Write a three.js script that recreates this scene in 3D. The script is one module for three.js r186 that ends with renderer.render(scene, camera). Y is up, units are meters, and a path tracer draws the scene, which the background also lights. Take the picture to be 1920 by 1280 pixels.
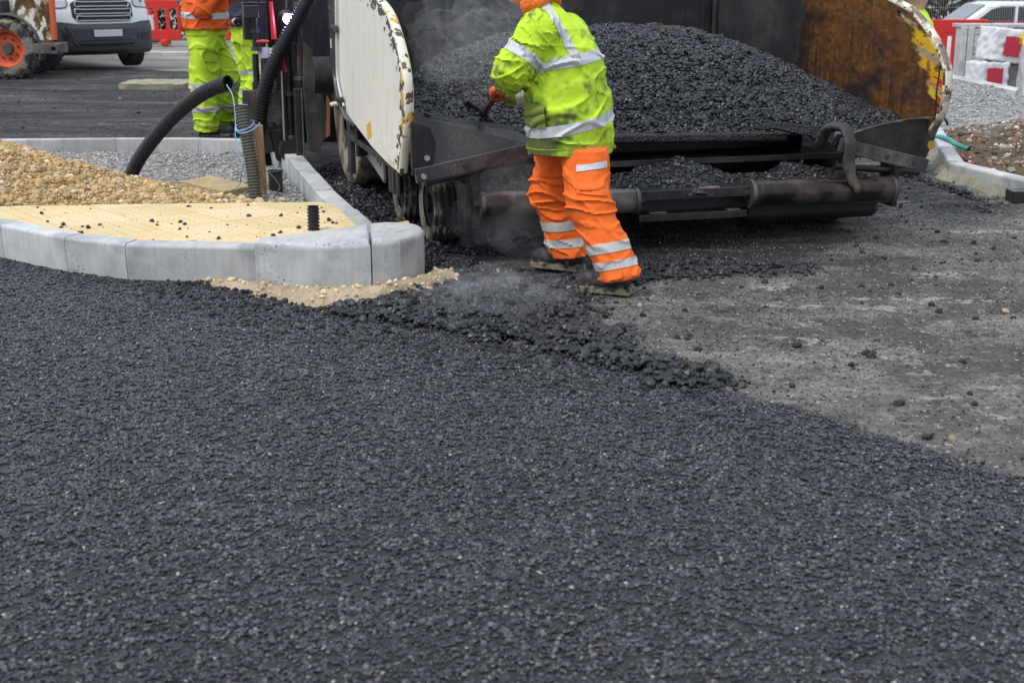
import * as THREE from 'three';
import { RoundedBoxGeometry } from 'three/addons/geometries/RoundedBoxGeometry.js';
import * as BGU from 'three/addons/utils/BufferGeometryUtils.js';
import { createNoise3D } from 'simplex-noise';

// ---------------------------------------------------------------- camera, sky, sun, exposure
const scene = new THREE.Scene();
const camera = new THREE.PerspectiveCamera(28.72, 1.5, 0.05, 600);
camera.position.set(0, 1.6, 0);
camera.rotation.x = -THREE.MathUtils.degToRad(15.323);
camera.focus = 7.7;
camera.userData.fStop = 4.4;
const SUN = new THREE.Vector3(-0.42, 0.80, 0.36).normalize();
{
  const W = 256, H = 128, d = new Float32Array(W * H * 4);
  for (let j = 0; j < H; j++) for (let i = 0; i < W; i++) {
    const up = ((j + 0.5) / H - 0.5) * Math.PI, ro = ((i + 0.5) / W - 0.5) * 2 * Math.PI;
    const x = Math.cos(ro) * Math.cos(up), y = Math.sin(up), z = Math.sin(ro) * Math.cos(up);
    const c = Math.max(0, x * SUN.x + y * SUN.y + z * SUN.z);
    let r, g, b;
    if (y >= 0) {
      const L = 0.62 + 0.40 * y + 0.55 * Math.pow(c, 5);
      r = L * 0.89; g = L * 0.98; b = L * 1.13;
    } else { const t = Math.max(0, 1 + y * 8); r = 0.13 + 0.45 * t; g = 0.13 + 0.46 * t; b = 0.13 + 0.49 * t; }
    d.set([r, g, b, 1], (j * W + i) * 4);
  }
  const sky = new THREE.DataTexture(d, W, H, THREE.RGBAFormat, THREE.FloatType);
  sky.mapping = THREE.EquirectangularReflectionMapping; sky.magFilter = THREE.LinearFilter; sky.needsUpdate = true;
  scene.background = sky; scene.environment = sky;
}
const sun = new THREE.DirectionalLight(new THREE.Color(1, 0.955, 0.89), 1.35);
sun.name = 'sun'; sun.position.copy(SUN).multiplyScalar(40).add(new THREE.Vector3(0, 0, -9)); sun.target.position.set(0, 0, -9);
sun.castShadow = true; sun.shadow.radius = 26; sun.shadow.mapSize.set(2048, 2048);
Object.assign(sun.shadow.camera, { left: -16, right: 16, top: 16, bottom: -16, near: 1, far: 90 });
scene.add(sun, sun.target);
const renderer = new THREE.WebGLRenderer({ antialias: true });
renderer.toneMapping = THREE.LinearToneMapping;
renderer.toneMappingExposure = 1.24;
renderer.shadowMap.enabled = true;

// ---------------------------------------------------------------- helpers
const mulberry = (a) => () => { a = (a + 0x6d2b79f5) | 0; let t = Math.imul(a ^ (a >>> 15), 1 | a); t = (t + Math.imul(t ^ (t >>> 7), 61 | t)) ^ t; return ((t ^ (t >>> 14)) >>> 0) / 4294967296; };
const R = mulberry(7);
const rr = (a, b) => a + (b - a) * R();
const clamp = (x, a = 0, b = 1) => Math.min(b, Math.max(a, x));
const lerp = (a, b, t) => a + (b - a) * t;
const sstep = (a, b, x) => { const t = clamp((x - a) / (b - a)); return t * t * (3 - 2 * t); };
const V = (x, y, z) => new THREE.Vector3(x, y, z);
const n3 = createNoise3D(mulberry(11));
const fbm3 = (x, y, z, o = 4) => { let s = 0, a = 0.5; for (let i = 0; i < o; i++) { s += a * n3(x, y, z); x *= 2.03; y *= 2.03; z *= 2.03; a *= 0.5; } return s; };
const TBL = new Float32Array(65536); { const q = mulberry(99); for (let i = 0; i < 65536; i++) TBL[i] = q(); }
const hsh = (x, y, k = 0) => TBL[((x * 73 + y * 179 * 7 + k * 4099 + ((x * y) << 3)) & 65535)];
// value noise, periodic with period p
const pn = (x, y, p, k = 0) => {
  const xi = Math.floor(x), yi = Math.floor(y), fx = x - xi, fy = y - yi, m = (a) => ((a % p) + p) % p;
  const u = fx * fx * (3 - 2 * fx), v = fy * fy * (3 - 2 * fy), x0 = m(xi), x1 = m(xi + 1), y0 = m(yi), y1 = m(yi + 1);
  return lerp(lerp(hsh(x0, y0, k), hsh(x1, y0, k), u), lerp(hsh(x0, y1, k), hsh(x1, y1, k), u), v);
};
// fractal value noise over the unit square, first period p
const pf = (u, v, p, o = 4, k = 0) => { let s = 0, a = 0.5, n = 0; for (let i = 0; i < o; i++) { s += a * pn(u * p, v * p, p, k + i); n += a; p *= 2; a *= 0.55; } return s / n; };
// stretched: separate periods along u and v
const pfs = (u, v, pu, pv, o = 3, k = 0) => {
  let s = 0, a = 0.5, n = 0;
  for (let i = 0; i < o; i++) {
    const x = u * pu, y = v * pv, xi = Math.floor(x), yi = Math.floor(y), fx = x - xi, fy = y - yi;
    const uu = fx * fx * (3 - 2 * fx), vv = fy * fy * (3 - 2 * fy), x0 = ((xi % pu) + pu) % pu, x1 = (x0 + 1) % pu, y0 = ((yi % pv) + pv) % pv, y1 = (y0 + 1) % pv;
    s += a * lerp(lerp(hsh(x0, y0, k + i), hsh(x1, y0, k + i), uu), lerp(hsh(x0, y1, k + i), hsh(x1, y1, k + i), uu), vv); n += a; pu *= 2; pv *= 2; a *= 0.55;
  }
  return s / n;
};
// cells: nearest and second nearest feature point of a jittered periodic grid of G x G; returns [f1, f2, id]
const cellOut = [0, 0, 0];
function cells(u, v, G, k) {
  const x = u * G, y = v * G, xi = Math.floor(x), yi = Math.floor(y); let f1 = 9, f2 = 9, id = 0;
  for (let j = -1; j <= 1; j++) for (let i = -1; i <= 1; i++) {
    const cx = xi + i, cy = yi + j, mx = ((cx % G) + G) % G, my = ((cy % G) + G) % G;
    const dx = cx + hsh(mx, my, k) - x, dy = cy + hsh(mx, my, k + 1) - y, d = dx * dx + dy * dy;
    if (d < f1) { f2 = f1; f1 = d; id = mx * 7919 + my; } else if (d < f2) f2 = d;
  }
  cellOut[0] = Math.sqrt(f1); cellOut[1] = Math.sqrt(f2); cellOut[2] = id; return cellOut;
}
const toS = (x) => { x = clamp(x); return 255 * (x <= 0.0031308 ? 12.92 * x : 1.055 * Math.pow(x, 1 / 2.4) - 0.055); };
// two textures at once: fn(u, v, out) fills out = [r, g, b linear, height, roughness]
function texPair(n, metres, fn) {
  const c = new Uint8Array(n * n * 4), h = new Uint8Array(n * n * 4), o = [0, 0, 0, 0, 0];
  for (let j = 0; j < n; j++) for (let i = 0; i < n; i++) {
    o[4] = 1; fn((i + 0.5) / n, (j + 0.5) / n, o); const k = (j * n + i) * 4;
    c[k] = toS(o[0]); c[k + 1] = toS(o[1]); c[k + 2] = toS(o[2]); c[k + 3] = 255;
    h[k] = 255 * clamp(o[3]); h[k + 1] = 255 * clamp(o[4]); h[k + 2] = 0; h[k + 3] = 255;
  }
  return [c, h].map((a, i) => {
    const t = new THREE.DataTexture(a, n, n); t.wrapS = t.wrapT = THREE.RepeatWrapping; t.magFilter = THREE.LinearFilter; t.minFilter = THREE.LinearMipmapLinearFilter;
    if (!i) t.colorSpace = THREE.SRGBColorSpace; if (metres) t.repeat.set(1 / metres, 1 / metres); t.needsUpdate = true; return t;
  });
}
const lin = (r, g, b) => new THREE.Color().setRGB(r, g, b);
function mat(r, g, b, rough = 0.8, extra = {}) { return new THREE.MeshStandardMaterial({ color: lin(r, g, b), roughness: rough, ...extra }); }
// material from a texture pair; rough is multiplied by the map's green channel
function tmat([c, h], bump, rough, extra = {}) { return new THREE.MeshStandardMaterial({ map: c, bumpMap: h, roughnessMap: h, bumpScale: bump, roughness: rough, ...extra }); }
// uv in metres, projected along each face's main axis in the geometry's own space
function uvBox(geo) {
  const g = geo.index ? geo.toNonIndexed() : geo, p = g.attributes.position, uv = new Float32Array(p.count * 2), a = V(0, 0, 0), b = V(0, 0, 0), c = V(0, 0, 0);
  for (let i = 0; i < p.count; i += 3) {
    a.fromBufferAttribute(p, i); b.fromBufferAttribute(p, i + 1); c.fromBufferAttribute(p, i + 2);
    const n = b.clone().sub(a).cross(c.clone().sub(a)), ax = Math.abs(n.x), ay = Math.abs(n.y), az = Math.abs(n.z);
    for (let k = 0; k < 3; k++) {
      const x = p.getX(i + k), y = p.getY(i + k), z = p.getZ(i + k);
      const q = ay >= ax && ay >= az ? [x, z] : ax >= az ? [z, y] : [x, y];
      uv[(i + k) * 2] = q[0]; uv[(i + k) * 2 + 1] = q[1];
    }
  }
  g.setAttribute('uv', new THREE.BufferAttribute(uv, 2)); return g;
}
const used = new Map();
function numbered(n) { const k = used.get(n) ?? 0; used.set(n, k + 1); return k ? n + '_' + String(k).padStart(3, '0') : n; }
function mesh(name, geo, m, parent) {
  const o = new THREE.Mesh(geo, m); o.castShadow = o.receiveShadow = true;
  o.name = parent ? name : numbered(name); (parent ?? scene).add(o); return o;
}
function tag(o, label, category, group, kind) { o.userData.label = label; o.userData.category = category; if (group) o.userData.group = group; if (kind) o.userData.kind = kind; return o; }
function structure(o, label) { o.userData.kind = 'structure'; if (label) o.userData.label = label; return o; }
function thing(name, label, category, pos = [0, 0, 0], turn = 0, group) {
  const o = new THREE.Group(); o.name = numbered(name); o.position.set(...pos); o.rotation.y = turn; scene.add(o); return tag(o, label, category, group);
}
function dup(src, pos, turn, label, group) {
  const o = src.clone(); o.name = numbered(src.name.replace(/_\d{3}$/, '')); o.position.set(...pos); o.rotation.y = turn; scene.add(o);
  o.userData = { ...src.userData }; if (label) o.userData.label = label; if (group) o.userData.group = group; return o;
}
const rbox = (w, h, d, r = 0.01, seg = 2) => new RoundedBoxGeometry(w, h, d, seg, Math.min(r, w / 2.01, h / 2.01, d / 2.01));
const at = (g, x, y, z, rx = 0, ry = 0, rz = 0) => { g.applyMatrix4(new THREE.Matrix4().compose(V(x, y, z), new THREE.Quaternion().setFromEuler(new THREE.Euler(rx, ry, rz)), V(1, 1, 1))); return g; };
const bx = (w, h, d, x, y, z, rx = 0, ry = 0, rz = 0, r = 0.008) => uvBox(at(rbox(w, h, d, r), x, y, z, rx, ry, rz));
const merge = (list) => { const l = list.map((g) => { const q = g.index ? g.toNonIndexed() : g; for (const k of Object.keys(q.attributes)) if (!['position', 'normal', 'uv'].includes(k)) q.deleteAttribute(k); if (!q.attributes.uv) uvBox(q); return q; }); return BGU.mergeGeometries(l); };
function cyl(a, b, r0, r1 = r0, seg = 16, cap = true) {
  const A = V(...a), B = V(...b), d = B.clone().sub(A), g = new THREE.CylinderGeometry(r1, r0, d.length(), seg, 1, !cap);
  g.applyQuaternion(new THREE.Quaternion().setFromUnitVectors(V(0, 1, 0), d.clone().normalize())); g.translate(...A.clone().add(B).multiplyScalar(0.5).toArray()); return g;
}
const curve = (pts, closed = false, t = 0.5) => new THREE.CatmullRomCurve3(pts.map((p) => V(...p)), closed, 'centripetal', t);
const tube = (pts, r, seg = 40, rad = 8, closed = false) => new THREE.TubeGeometry(curve(pts, closed), seg, r, rad, closed);
function extr(pts, depth, bev = 0, seg = 2, holes = []) {   // shape in xy, depth along +z
  const s = new THREE.Shape(pts.map((p) => new THREE.Vector2(...p)));
  for (const h of holes) s.holes.push(new THREE.Path(h.map((p) => new THREE.Vector2(...p))));
  return new THREE.ExtrudeGeometry(s, { depth, bevelEnabled: bev > 0, bevelSize: bev, bevelThickness: bev, bevelOffset: -bev, bevelSegments: seg, curveSegments: 8 });
}
// uneven stone: a jittered icosahedron
function stoneGeo(seed, detail = 0, jit = 0.28) {
  const q = mulberry(seed); let g = new THREE.IcosahedronGeometry(1, detail); g.deleteAttribute('normal'); g.deleteAttribute('uv'); g = BGU.mergeVertices(g);
  const p = g.attributes.position;
  for (let i = 0; i < p.count; i++) { const s = 1 + (q() - 0.5) * 2 * jit; p.setXYZ(i, p.getX(i) * s + (q() - 0.5) * jit * 0.5, p.getY(i) * s + (q() - 0.5) * jit * 0.5, p.getZ(i) * s + (q() - 0.5) * jit * 0.5); }
  g.computeVertexNormals(); return g;
}
const STONE = stoneGeo(3), STONE2 = stoneGeo(8, 1, 0.2);
const dummy = new THREE.Object3D(), colr = new THREE.Color();
// list of [x, y, z, size, flatness, r, g, b]
function scatter(name, geo, m, list, label, category, tilt = 1.3) {
  const o = new THREE.InstancedMesh(geo, m, list.length); o.name = numbered(name); o.castShadow = o.receiveShadow = true;
  list.forEach(([x, y, z, s, f, r, g, b], i) => {
    dummy.position.set(x, y, z); dummy.rotation.set((R() - 0.5) * tilt, R() * 6.283, (R() - 0.5) * tilt); dummy.scale.set(s * rr(0.8, 1.25), s * f, s * rr(0.75, 1.15)); dummy.updateMatrix();
    o.setMatrixAt(i, dummy.matrix); o.setColorAt(i, colr.setRGB(r, g, b));
  });
  scene.add(o); return tag(o, label, category, null, 'stuff');
}
const white = new THREE.MeshStandardMaterial({ color: 0xffffff, roughness: 0.85, flatShading: true });
const whiteMatt = new THREE.MeshStandardMaterial({ color: 0xffffff, roughness: 0.95, flatShading: true });
// a sheet over lists of x and z stops; hgt(x, z) gives y or null outside
function sheet(xs, zs, hgt, color) {
  const nx = xs.length, nz = zs.length, pos = new Float32Array(nx * nz * 3), uv = new Float32Array(nx * nz * 2), ok = new Uint8Array(nx * nz), col = color ? new Float32Array(nx * nz * 3) : null, idx = [];
  for (let j = 0; j < nz; j++) for (let i = 0; i < nx; i++) {
    const k = j * nx + i, y = hgt(xs[i], zs[j]); ok[k] = y === null ? 0 : 1; pos.set([xs[i], y ?? 0, zs[j]], k * 3); uv.set([xs[i], zs[j]], k * 2); if (col) col.set(color(xs[i], zs[j]), k * 3);
  }
  for (let j = 0; j < nz - 1; j++) for (let i = 0; i < nx - 1; i++) {
    const a = j * nx + i, b = a + 1, c = a + nx, d = c + 1;
    if (ok[a] && ok[b] && ok[c] && ok[d]) idx.push(a, c, b, b, c, d);
  }
  const g = new THREE.BufferGeometry(); g.setAttribute('position', new THREE.BufferAttribute(pos, 3)); g.setAttribute('uv', new THREE.BufferAttribute(uv, 2)); if (col) g.setAttribute('color', new THREE.BufferAttribute(col, 3));
  g.setIndex(idx); g.computeVertexNormals(); return g;
}
const stops = (...seg) => { const o = []; for (const [a, b, d] of seg) { const n = Math.round(Math.abs(b - a) / d); for (let i = 0; i < n; i++) o.push(a + (b - a) * i / n); } o.push(seg[seg.length - 1][1]); return o; };
const poly = (pts) => (x) => { if (x <= pts[0][0]) return pts[0][1]; for (let i = 1; i < pts.length; i++) if (x <= pts[i][0]) return lerp(pts[i - 1][1], pts[i][1], (x - pts[i - 1][0]) / (pts[i][0] - pts[i - 1][0])); return pts[pts.length - 1][1]; };
const inPoly = (P, x, z) => { let c = false; for (let i = 0, j = P.length - 1; i < P.length; j = i++) { const [xi, zi] = P[i], [xj, zj] = P[j]; if ((zi > z) !== (zj > z) && x < ((xj - xi) * (z - zi)) / (zj - zi) + xi) c = !c; } return c; };
const segDist = (x, z, a, b) => { const dx = b[0] - a[0], dz = b[1] - a[1], t = clamp(((x - a[0]) * dx + (z - a[1]) * dz) / (dx * dx + dz * dz)); return [Math.hypot(x - a[0] - dx * t, z - a[1] - dz * t), t]; };
const lineDist = (x, z, P) => { let m = 1e9; for (let i = 1; i < P.length; i++) m = Math.min(m, segDist(x, z, P[i - 1], P[i])[0]); return m; };
// ---------------------------------------------------------------- ground textures
const T = {};
T.fresh = texPair(2048, 2.56, (u, v, o) => {
  const [a, b, id] = cells(u, v, 236, 1), tone = TBL[(id * 31) & 65535], edge = clamp((b - a) * 2.2), t2 = TBL[(id * 17 + 5) & 65535];
  const [a2, b2, id2] = cells(u, v, 520, 9), e2 = clamp((b2 - a2) * 2), pit = sstep(0.60, 0.74, pf(u, v, 60, 3, 3)), mott = pf(u, v, 8, 4, 20);
  let l = 0.015 + 0.018 * tone * edge + 0.010 * e2 + 0.012 * (mott - 0.5);
  const pale = t2 > 0.978 ? 1 : 0; if (pale) l = lerp(l, 0.16 + 0.2 * tone, sstep(0.1, 0.6, edge) * 0.75);
  o[0] = l * (pale ? 1.05 : 1.0); o[1] = l * 1.0; o[2] = l * (pale ? 0.9 : 1.05);
  o[3] = 0.25 + 0.42 * edge * (0.35 + 0.65 * tone) + 0.16 * e2 + 0.2 * (pf(u, v, 90, 2, 7) - 0.5) - 0.35 * pit; o[4] = 0.8 + 0.4 * (TBL[(id * 7 + 9) & 65535] - 0.5) + 0.2 * pit;
});
T.old = texPair(2048, 5.12, (u, v, o) => {
  const [a, b, id] = cells(u, v, 330, 4), tone = TBL[(id * 13) & 65535], edge = clamp((b - a) * 2.2), big = pf(u, v, 5, 5, 40), mid = pf(u, v, 24, 4, 50), st = pfs(u, v, 14, 60, 4, 60), fine = pn(u * 900, v * 900, 900, 70), gr = pf(u, v, 130, 3, 75);
  let l = 0.100 + 0.12 * (big - 0.5) + 0.13 * (mid - 0.5) + 0.10 * (st - 0.5) + 0.11 * (tone - 0.5) * edge + 0.07 * (fine - 0.5) + 0.13 * (gr - 0.5);
  const dk = sstep(0.53, 0.66, pf(u, v, 11, 6, 80)); l = lerp(l, 0.026 + 0.03 * tone, dk * 0.72);
  const pale = sstep(0.62, 0.72, pfs(u, v, 11, 30, 5, 90)) * sstep(0.42, 0.62, pf(u, v, 120, 3, 77)); l = lerp(l, 0.36, pale * 0.6);
  if (TBL[(id * 11 + 3) & 65535] > 0.965 && edge > 0.2) l = lerp(l, 0.12 + 0.3 * tone, 0.75); if (TBL[(id * 5 + 7) & 65535] > 0.93) l = lerp(l, 0.02, 0.7 * edge);
  l = Math.max(0.014, l); const w = 0.35 + big * 0.65;
  o[0] = l * (1.02 + 0.07 * w); o[1] = l * 1.0; o[2] = l * (0.99 - 0.09 * w);
  o[3] = 0.35 + 0.3 * edge * tone + 0.3 * (mid - 0.5) + 0.15 * (fine - 0.5) + 0.2 * (st - 0.5) + 0.45 * (gr - 0.5); o[4] = 0.95;
});
T.far = texPair(1024, 14, (u, v, o) => {
  const a = pfs(u, v, 6, 40, 5, 10), b = pf(u, v, 10, 5, 30), l = 0.22 + 0.22 * (a - 0.5) + 0.2 * (b - 0.5);
  o[0] = l * 1.08; o[1] = l; o[2] = l * 0.86; o[3] = b; o[4] = 1;
});
T.conc = texPair(1024, 1.1, (u, v, o) => {
  const m = pf(u, v, 5, 6, 100), s = pfs(u, v, 60, 7, 4, 120), sp = pn(u * 420, v * 420, 420, 130), hole = sstep(0.80, 0.86, pn(u * 150, v * 150, 150, 140)) * sstep(0.5, 0.66, pf(u, v, 7, 3, 150));
  let l = 0.44 + 0.26 * (m - 0.5) + 0.13 * (s - 0.5) + 0.06 * (sp - 0.5); l *= 1 - 0.55 * hole;
  l = lerp(l, 0.24, sstep(0.55, 0.70, pf(u, v, 4, 6, 170)) * 0.55); l = lerp(l, 0.56, sstep(0.66, 0.70, pf(u, v, 9, 5, 180)) * 0.5);
  o[0] = l; o[1] = l * 1.005; o[2] = l * 0.995; o[3] = 0.6 + 0.2 * (sp - 0.5) + 0.25 * (m - 0.5) - 0.5 * hole; o[4] = 0.9;
});
T.dirt = texPair(1024, 1.6, (u, v, o) => {     // loose fines between stones, tinted by the material colour
  const [a, b, id] = cells(u, v, 90, 30), tone = TBL[(id * 3) & 65535], e = clamp((b - a) * 2), m = pf(u, v, 9, 5, 33);
  const l = 0.62 + 0.5 * (m - 0.5) + 0.35 * (tone - 0.5) * e; o[0] = o[1] = o[2] = clamp(l, 0.15, 1); o[3] = 0.3 + 0.5 * e * tone + 0.3 * (m - 0.5); o[4] = 1;
});
const M = {};
M.fresh = tmat(T.fresh, 0.010, 1.15);
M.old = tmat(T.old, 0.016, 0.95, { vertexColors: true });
M.far = tmat(T.far, 0.02, 1);
M.conc = tmat(T.conc, 0.0018, 0.9);
M.asphaltDirt = tmat(T.dirt, 0.012, 0.7, { color: lin(0.020, 0.0215, 0.025) });
M.sandDirt = tmat(T.dirt, 0.012, 1, { color: lin(0.55, 0.37, 0.175) });
M.greyDirt = tmat(T.dirt, 0.012, 1, { color: lin(0.36, 0.35, 0.335) });
M.soilDirt = tmat(T.dirt, 0.015, 1, { color: lin(0.17, 0.125, 0.085) });
M.chip = new THREE.MeshStandardMaterial({ color: 0xffffff, roughness: 0.36, flatShading: true });
M.bitumen = new THREE.MeshStandardMaterial({ color: 0xffffff, roughness: 0.42, flatShading: true });

// ---------------------------------------------------------------- ground, roads
const kerbX = poly([[-15, 4.6], [-14, 4.3], [-12.9, 4.05], [-11.9, 3.80], [-10.85, 3.56], [-10.0, 3.76], [-9.2, 4.0], [-8.4, 4.4], [-7.8, 5.0]]);
const lowRight = (x, z) => -0.78 * sstep(5.5, 9.5, x) * sstep(-21, -26, z);
{
  const xs = stops([-300, -40, 20], [-40, 40, 1], [40, 300, 20]), zs = stops([-300, -60, 20], [-60, 20, 1], [20, 120, 20]);
  structure(mesh('ground', sheet(xs, zs, (x, z) => -0.035 + lowRight(x, z) + 0.02 * n3(x * 0.3, 0, z * 0.3)), M.far), 'bare dusty ground of the work site');
}
// dark tack-coated part at the back left, mostly painted shade under and before the paver, paler scraped part on the right
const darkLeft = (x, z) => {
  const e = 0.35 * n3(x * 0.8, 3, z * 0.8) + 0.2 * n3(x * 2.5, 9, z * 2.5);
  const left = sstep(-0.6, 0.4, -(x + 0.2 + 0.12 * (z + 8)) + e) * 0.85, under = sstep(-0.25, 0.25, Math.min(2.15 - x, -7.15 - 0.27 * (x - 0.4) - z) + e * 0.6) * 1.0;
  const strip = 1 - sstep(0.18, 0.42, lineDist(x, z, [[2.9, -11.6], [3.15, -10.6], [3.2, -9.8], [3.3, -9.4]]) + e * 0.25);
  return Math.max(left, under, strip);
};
const oldH = (x, z) => 0.007 * n3(x * 1.7, 1, z * 1.7) + 0.004 * n3(x * 6, 5, z * 6) + 0.002 * n3(x * 21, 5, z * 21);
{
  const xs = stops([-16, -4, 0.12], [-4, 5, 0.03], [5, 7.5, 0.1]), zs = stops([-24.6, -13, 0.1], [-13, -2.6, 0.03], [-2.6, 6, 0.2]);
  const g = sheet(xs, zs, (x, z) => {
    const e = Math.min(x + 16, 7.5 - x, z + 24.6 + 0.5 * n3(x * 0.4, 0, 2), 6 - z);
    if (x > 3.65 && x > kerbX(z) + 0.06 && z > -15 && z < -7.5) return null;
    return oldH(x, z) - 0.12 * (1 - sstep(0, 0.5, e));
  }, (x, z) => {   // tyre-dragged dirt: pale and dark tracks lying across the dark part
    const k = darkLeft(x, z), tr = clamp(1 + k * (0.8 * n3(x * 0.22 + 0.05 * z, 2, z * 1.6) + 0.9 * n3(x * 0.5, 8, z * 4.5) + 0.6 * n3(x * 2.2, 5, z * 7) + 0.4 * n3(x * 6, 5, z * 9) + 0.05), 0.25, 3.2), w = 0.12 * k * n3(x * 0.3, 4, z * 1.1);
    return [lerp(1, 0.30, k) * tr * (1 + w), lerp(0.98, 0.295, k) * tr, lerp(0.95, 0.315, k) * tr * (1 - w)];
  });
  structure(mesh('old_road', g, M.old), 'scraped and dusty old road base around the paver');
}
// fresh mat: the side of this edge towards +z is newly laid
const matEdgePts = [[-7, -11.2], [-4.2, -8.75], [-3.05, -7.80], [-2.63, -7.66], [-2.10, -7.25], [-1.62, -6.84], [-1.29, -6.56], [-0.93, -6.30], [-0.50, -6.02], [0.05, -5.60], [0.53, -5.25], [0.91, -4.92], [1.235, -4.58], [1.50, -4.21], [1.64, -4.02], [2.3, -3.1], [4, -0.9]];
const matEdge0 = poly(matEdgePts);
const matEdge = (x) => matEdge0(x) + 0.028 * n3(x * 5, 2, 0) + 0.016 * n3(x * 17, 4, 0) + 0.012 * n3(x * 43, 4, 0);
const MATH = 0.042;
const matTop = (x, z) => MATH + 0.004 * n3(x * 1.1, 7, z * 1.1) + 0.0022 * n3(x * 9, 7, z * 9) + 0.0018 * n3(x * 26, 7, z * 26);
{
  const xs = stops([-6, -3.2, 0.06], [-3.2, 1.95, 0.0135], [1.95, 3.6, 0.06]), zs = stops([-9, -7.9, 0.05], [-7.9, -2.6, 0.0135], [-2.6, 1, 0.12]);
  const g = sheet(xs, zs, (x, z) => { const d = z - matEdge(x); if (d < -0.05) return null; return (matTop(x, z) - 0.006) * sstep(-0.03, 0.035, d) - 0.02 * (1 - sstep(-0.045, -0.02, d)); });
  structure(mesh('fresh_asphalt_road', g, M.fresh), 'newly laid black asphalt surface');
}
// stones that make up the surface of the fresh mat
{
  const L = [];
  for (let i = 0; i < 450000; i++) {
    const z = -2.45 - 5.4 * Math.pow(R(), 0.85), x = rr(-3.2, 1.95), hw = -z * 0.405 + 0.1; if (Math.abs(x) > hw || z < matEdge(x) + 0.008) continue;
    const q = R(), s = lerp(0.0036, 0.0086, q * q), t = R(), pit = sstep(0.15, 0.6, n3(x * 17, 1, z * 17) + 0.4 * n3(x * 45, 1, z * 45));
    let l = (0.014 + 0.040 * R() * R()) * (1 + 0.25 * n3(x * 2.2, 5, z * 2.2) + 0.25 * n3(x * 9, 5, z * 9)), c = [0.92, 1.02, 1.26], f = 0.42;
    if (t > 0.982 && q < 0.75) { l = 0.14 + 0.22 * R(); c = [1.05, 1, 0.86]; } else if (t > 0.86) { l = 0.06 + 0.06 * R(); c = [0.97, 1, 1.08]; } else if (t > 0.83) { l = 0.07 + 0.04 * R(); c = [1.15, 1, 0.82]; }
    L.push([x, matTop(x, z) - s * 0.22 - pit * 0.007 + (R() - 0.5) * 0.0036, z, s, f, l * c[0], l * c[1], l * c[2]]);
  }
  scatter('asphalt_chippings', STONE, M.chip, L, 'coated stone chippings in the surface of the fresh black asphalt', 'asphalt', 0.7);
}
// ---------------------------------------------------------------- loose hot asphalt raked along the joint and round the worker's feet
const ridge = [[-0.72, -6.30], [-0.50, -6.20], [-0.1, -5.95], [0.2, -5.72], [0.5, -5.48], [0.72, -5.2]];
const fanA = [[-0.46, -6.85], [-0.42, -6.5], [-0.1, -6.3], [-0.1, -6.75], [0.1, -6.85], [0.15, -6.45], [0.1, -6.2], [0.3, -5.85]];
const backL = [[0.55, -7.2], [0.85, -7.3], [1.2, -7.4], [1.6, -7.35]];
const edgeL = [[0.6, -5.22], [0.95, -4.92], [1.25, -4.6], [1.55, -4.2], [1.7, -3.98]];
const tow = [[-0.45, -7.1], [-0.55, -7.9], [-0.85, -9.2], [-1.15, -10.5], [-1.35, -11.6]];
const kerbCrumbs = [[3.2, -11.5], [3.33, -10.75], [3.42, -10.2], [3.46, -9.75], [3.3, -9.3]];
const looseD = (x, z) => {
  const a = 1 - sstep(0.05, 0.30, lineDist(x, z, ridge)), b = 0.95 * (1 - sstep(0.12, 0.42, lineDist(x, z, fanA))), c = 0.62 * (1 - sstep(0.02, 0.42 - 0.10 * clamp(x - 0.6), lineDist(x, z, backL))) * (1 - 0.4 * sstep(0.9, 1.7, x)), d = 0.35 * (1 - sstep(0.0, 0.07, lineDist(x, z, edgeL))), e = 0.8 * (1 - sstep(0.12, 0.42, lineDist(x, z, tow)));
  const h = 0.75 * (1 - sstep(0.0, 0.10, lineDist(x, z, kerbCrumbs)));
  return clamp(Math.max(a, b, c, d, e, h) * (0.75 + 0.55 * n3(x * 4, 0, z * 4) + 0.3 * n3(x * 11, 0, z * 11)));
};
const looseH = (x, z) => {
  const base = z > matEdge(x) ? matTop(x, z) : oldH(x, z);
  return base + looseD(x, z) * (0.020 + 0.035 * (1 - sstep(0.05, 0.3, lineDist(x, z, ridge))) + 0.01 * n3(x * 9, 3, z * 9));
};
{
  const g = sheet(stops([-1.6, 3.7, 0.025]), stops([-12, -3.8, 0.025]), (x, z) => looseD(x, z) > 0.28 ? looseH(x, z) + 0.004 : null);
  tag(mesh('loose_asphalt_bed', g, M.asphaltDirt), 'fine black asphalt crumbs lying beneath the loose lumps', 'asphalt', null, 'stuff');
  const L = [];
  for (let i = 0; i < 125000; i++) {
    const x = rr(-1.7, 3.6), z = rr(-12, -3.8), d = looseD(x, z); if (R() > d * 1.15 || d < 0.06) continue;
    const s = (0.006 + 0.019 * Math.pow(R(), 2.6)) * (0.75 + 0.4 * d), l = 0.010 + 0.018 * R();
    L.push([x, looseH(x, z) + s * 0.25 + 0.012 * R() * d, z, s, 0.75, l * 0.96, l * 1.02, l * 1.2]);
  }
  scatter('loose_asphalt', STONE, M.bitumen, L, 'loose black asphalt lumps spilled around the boots and along the joint', 'asphalt');
}
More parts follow.
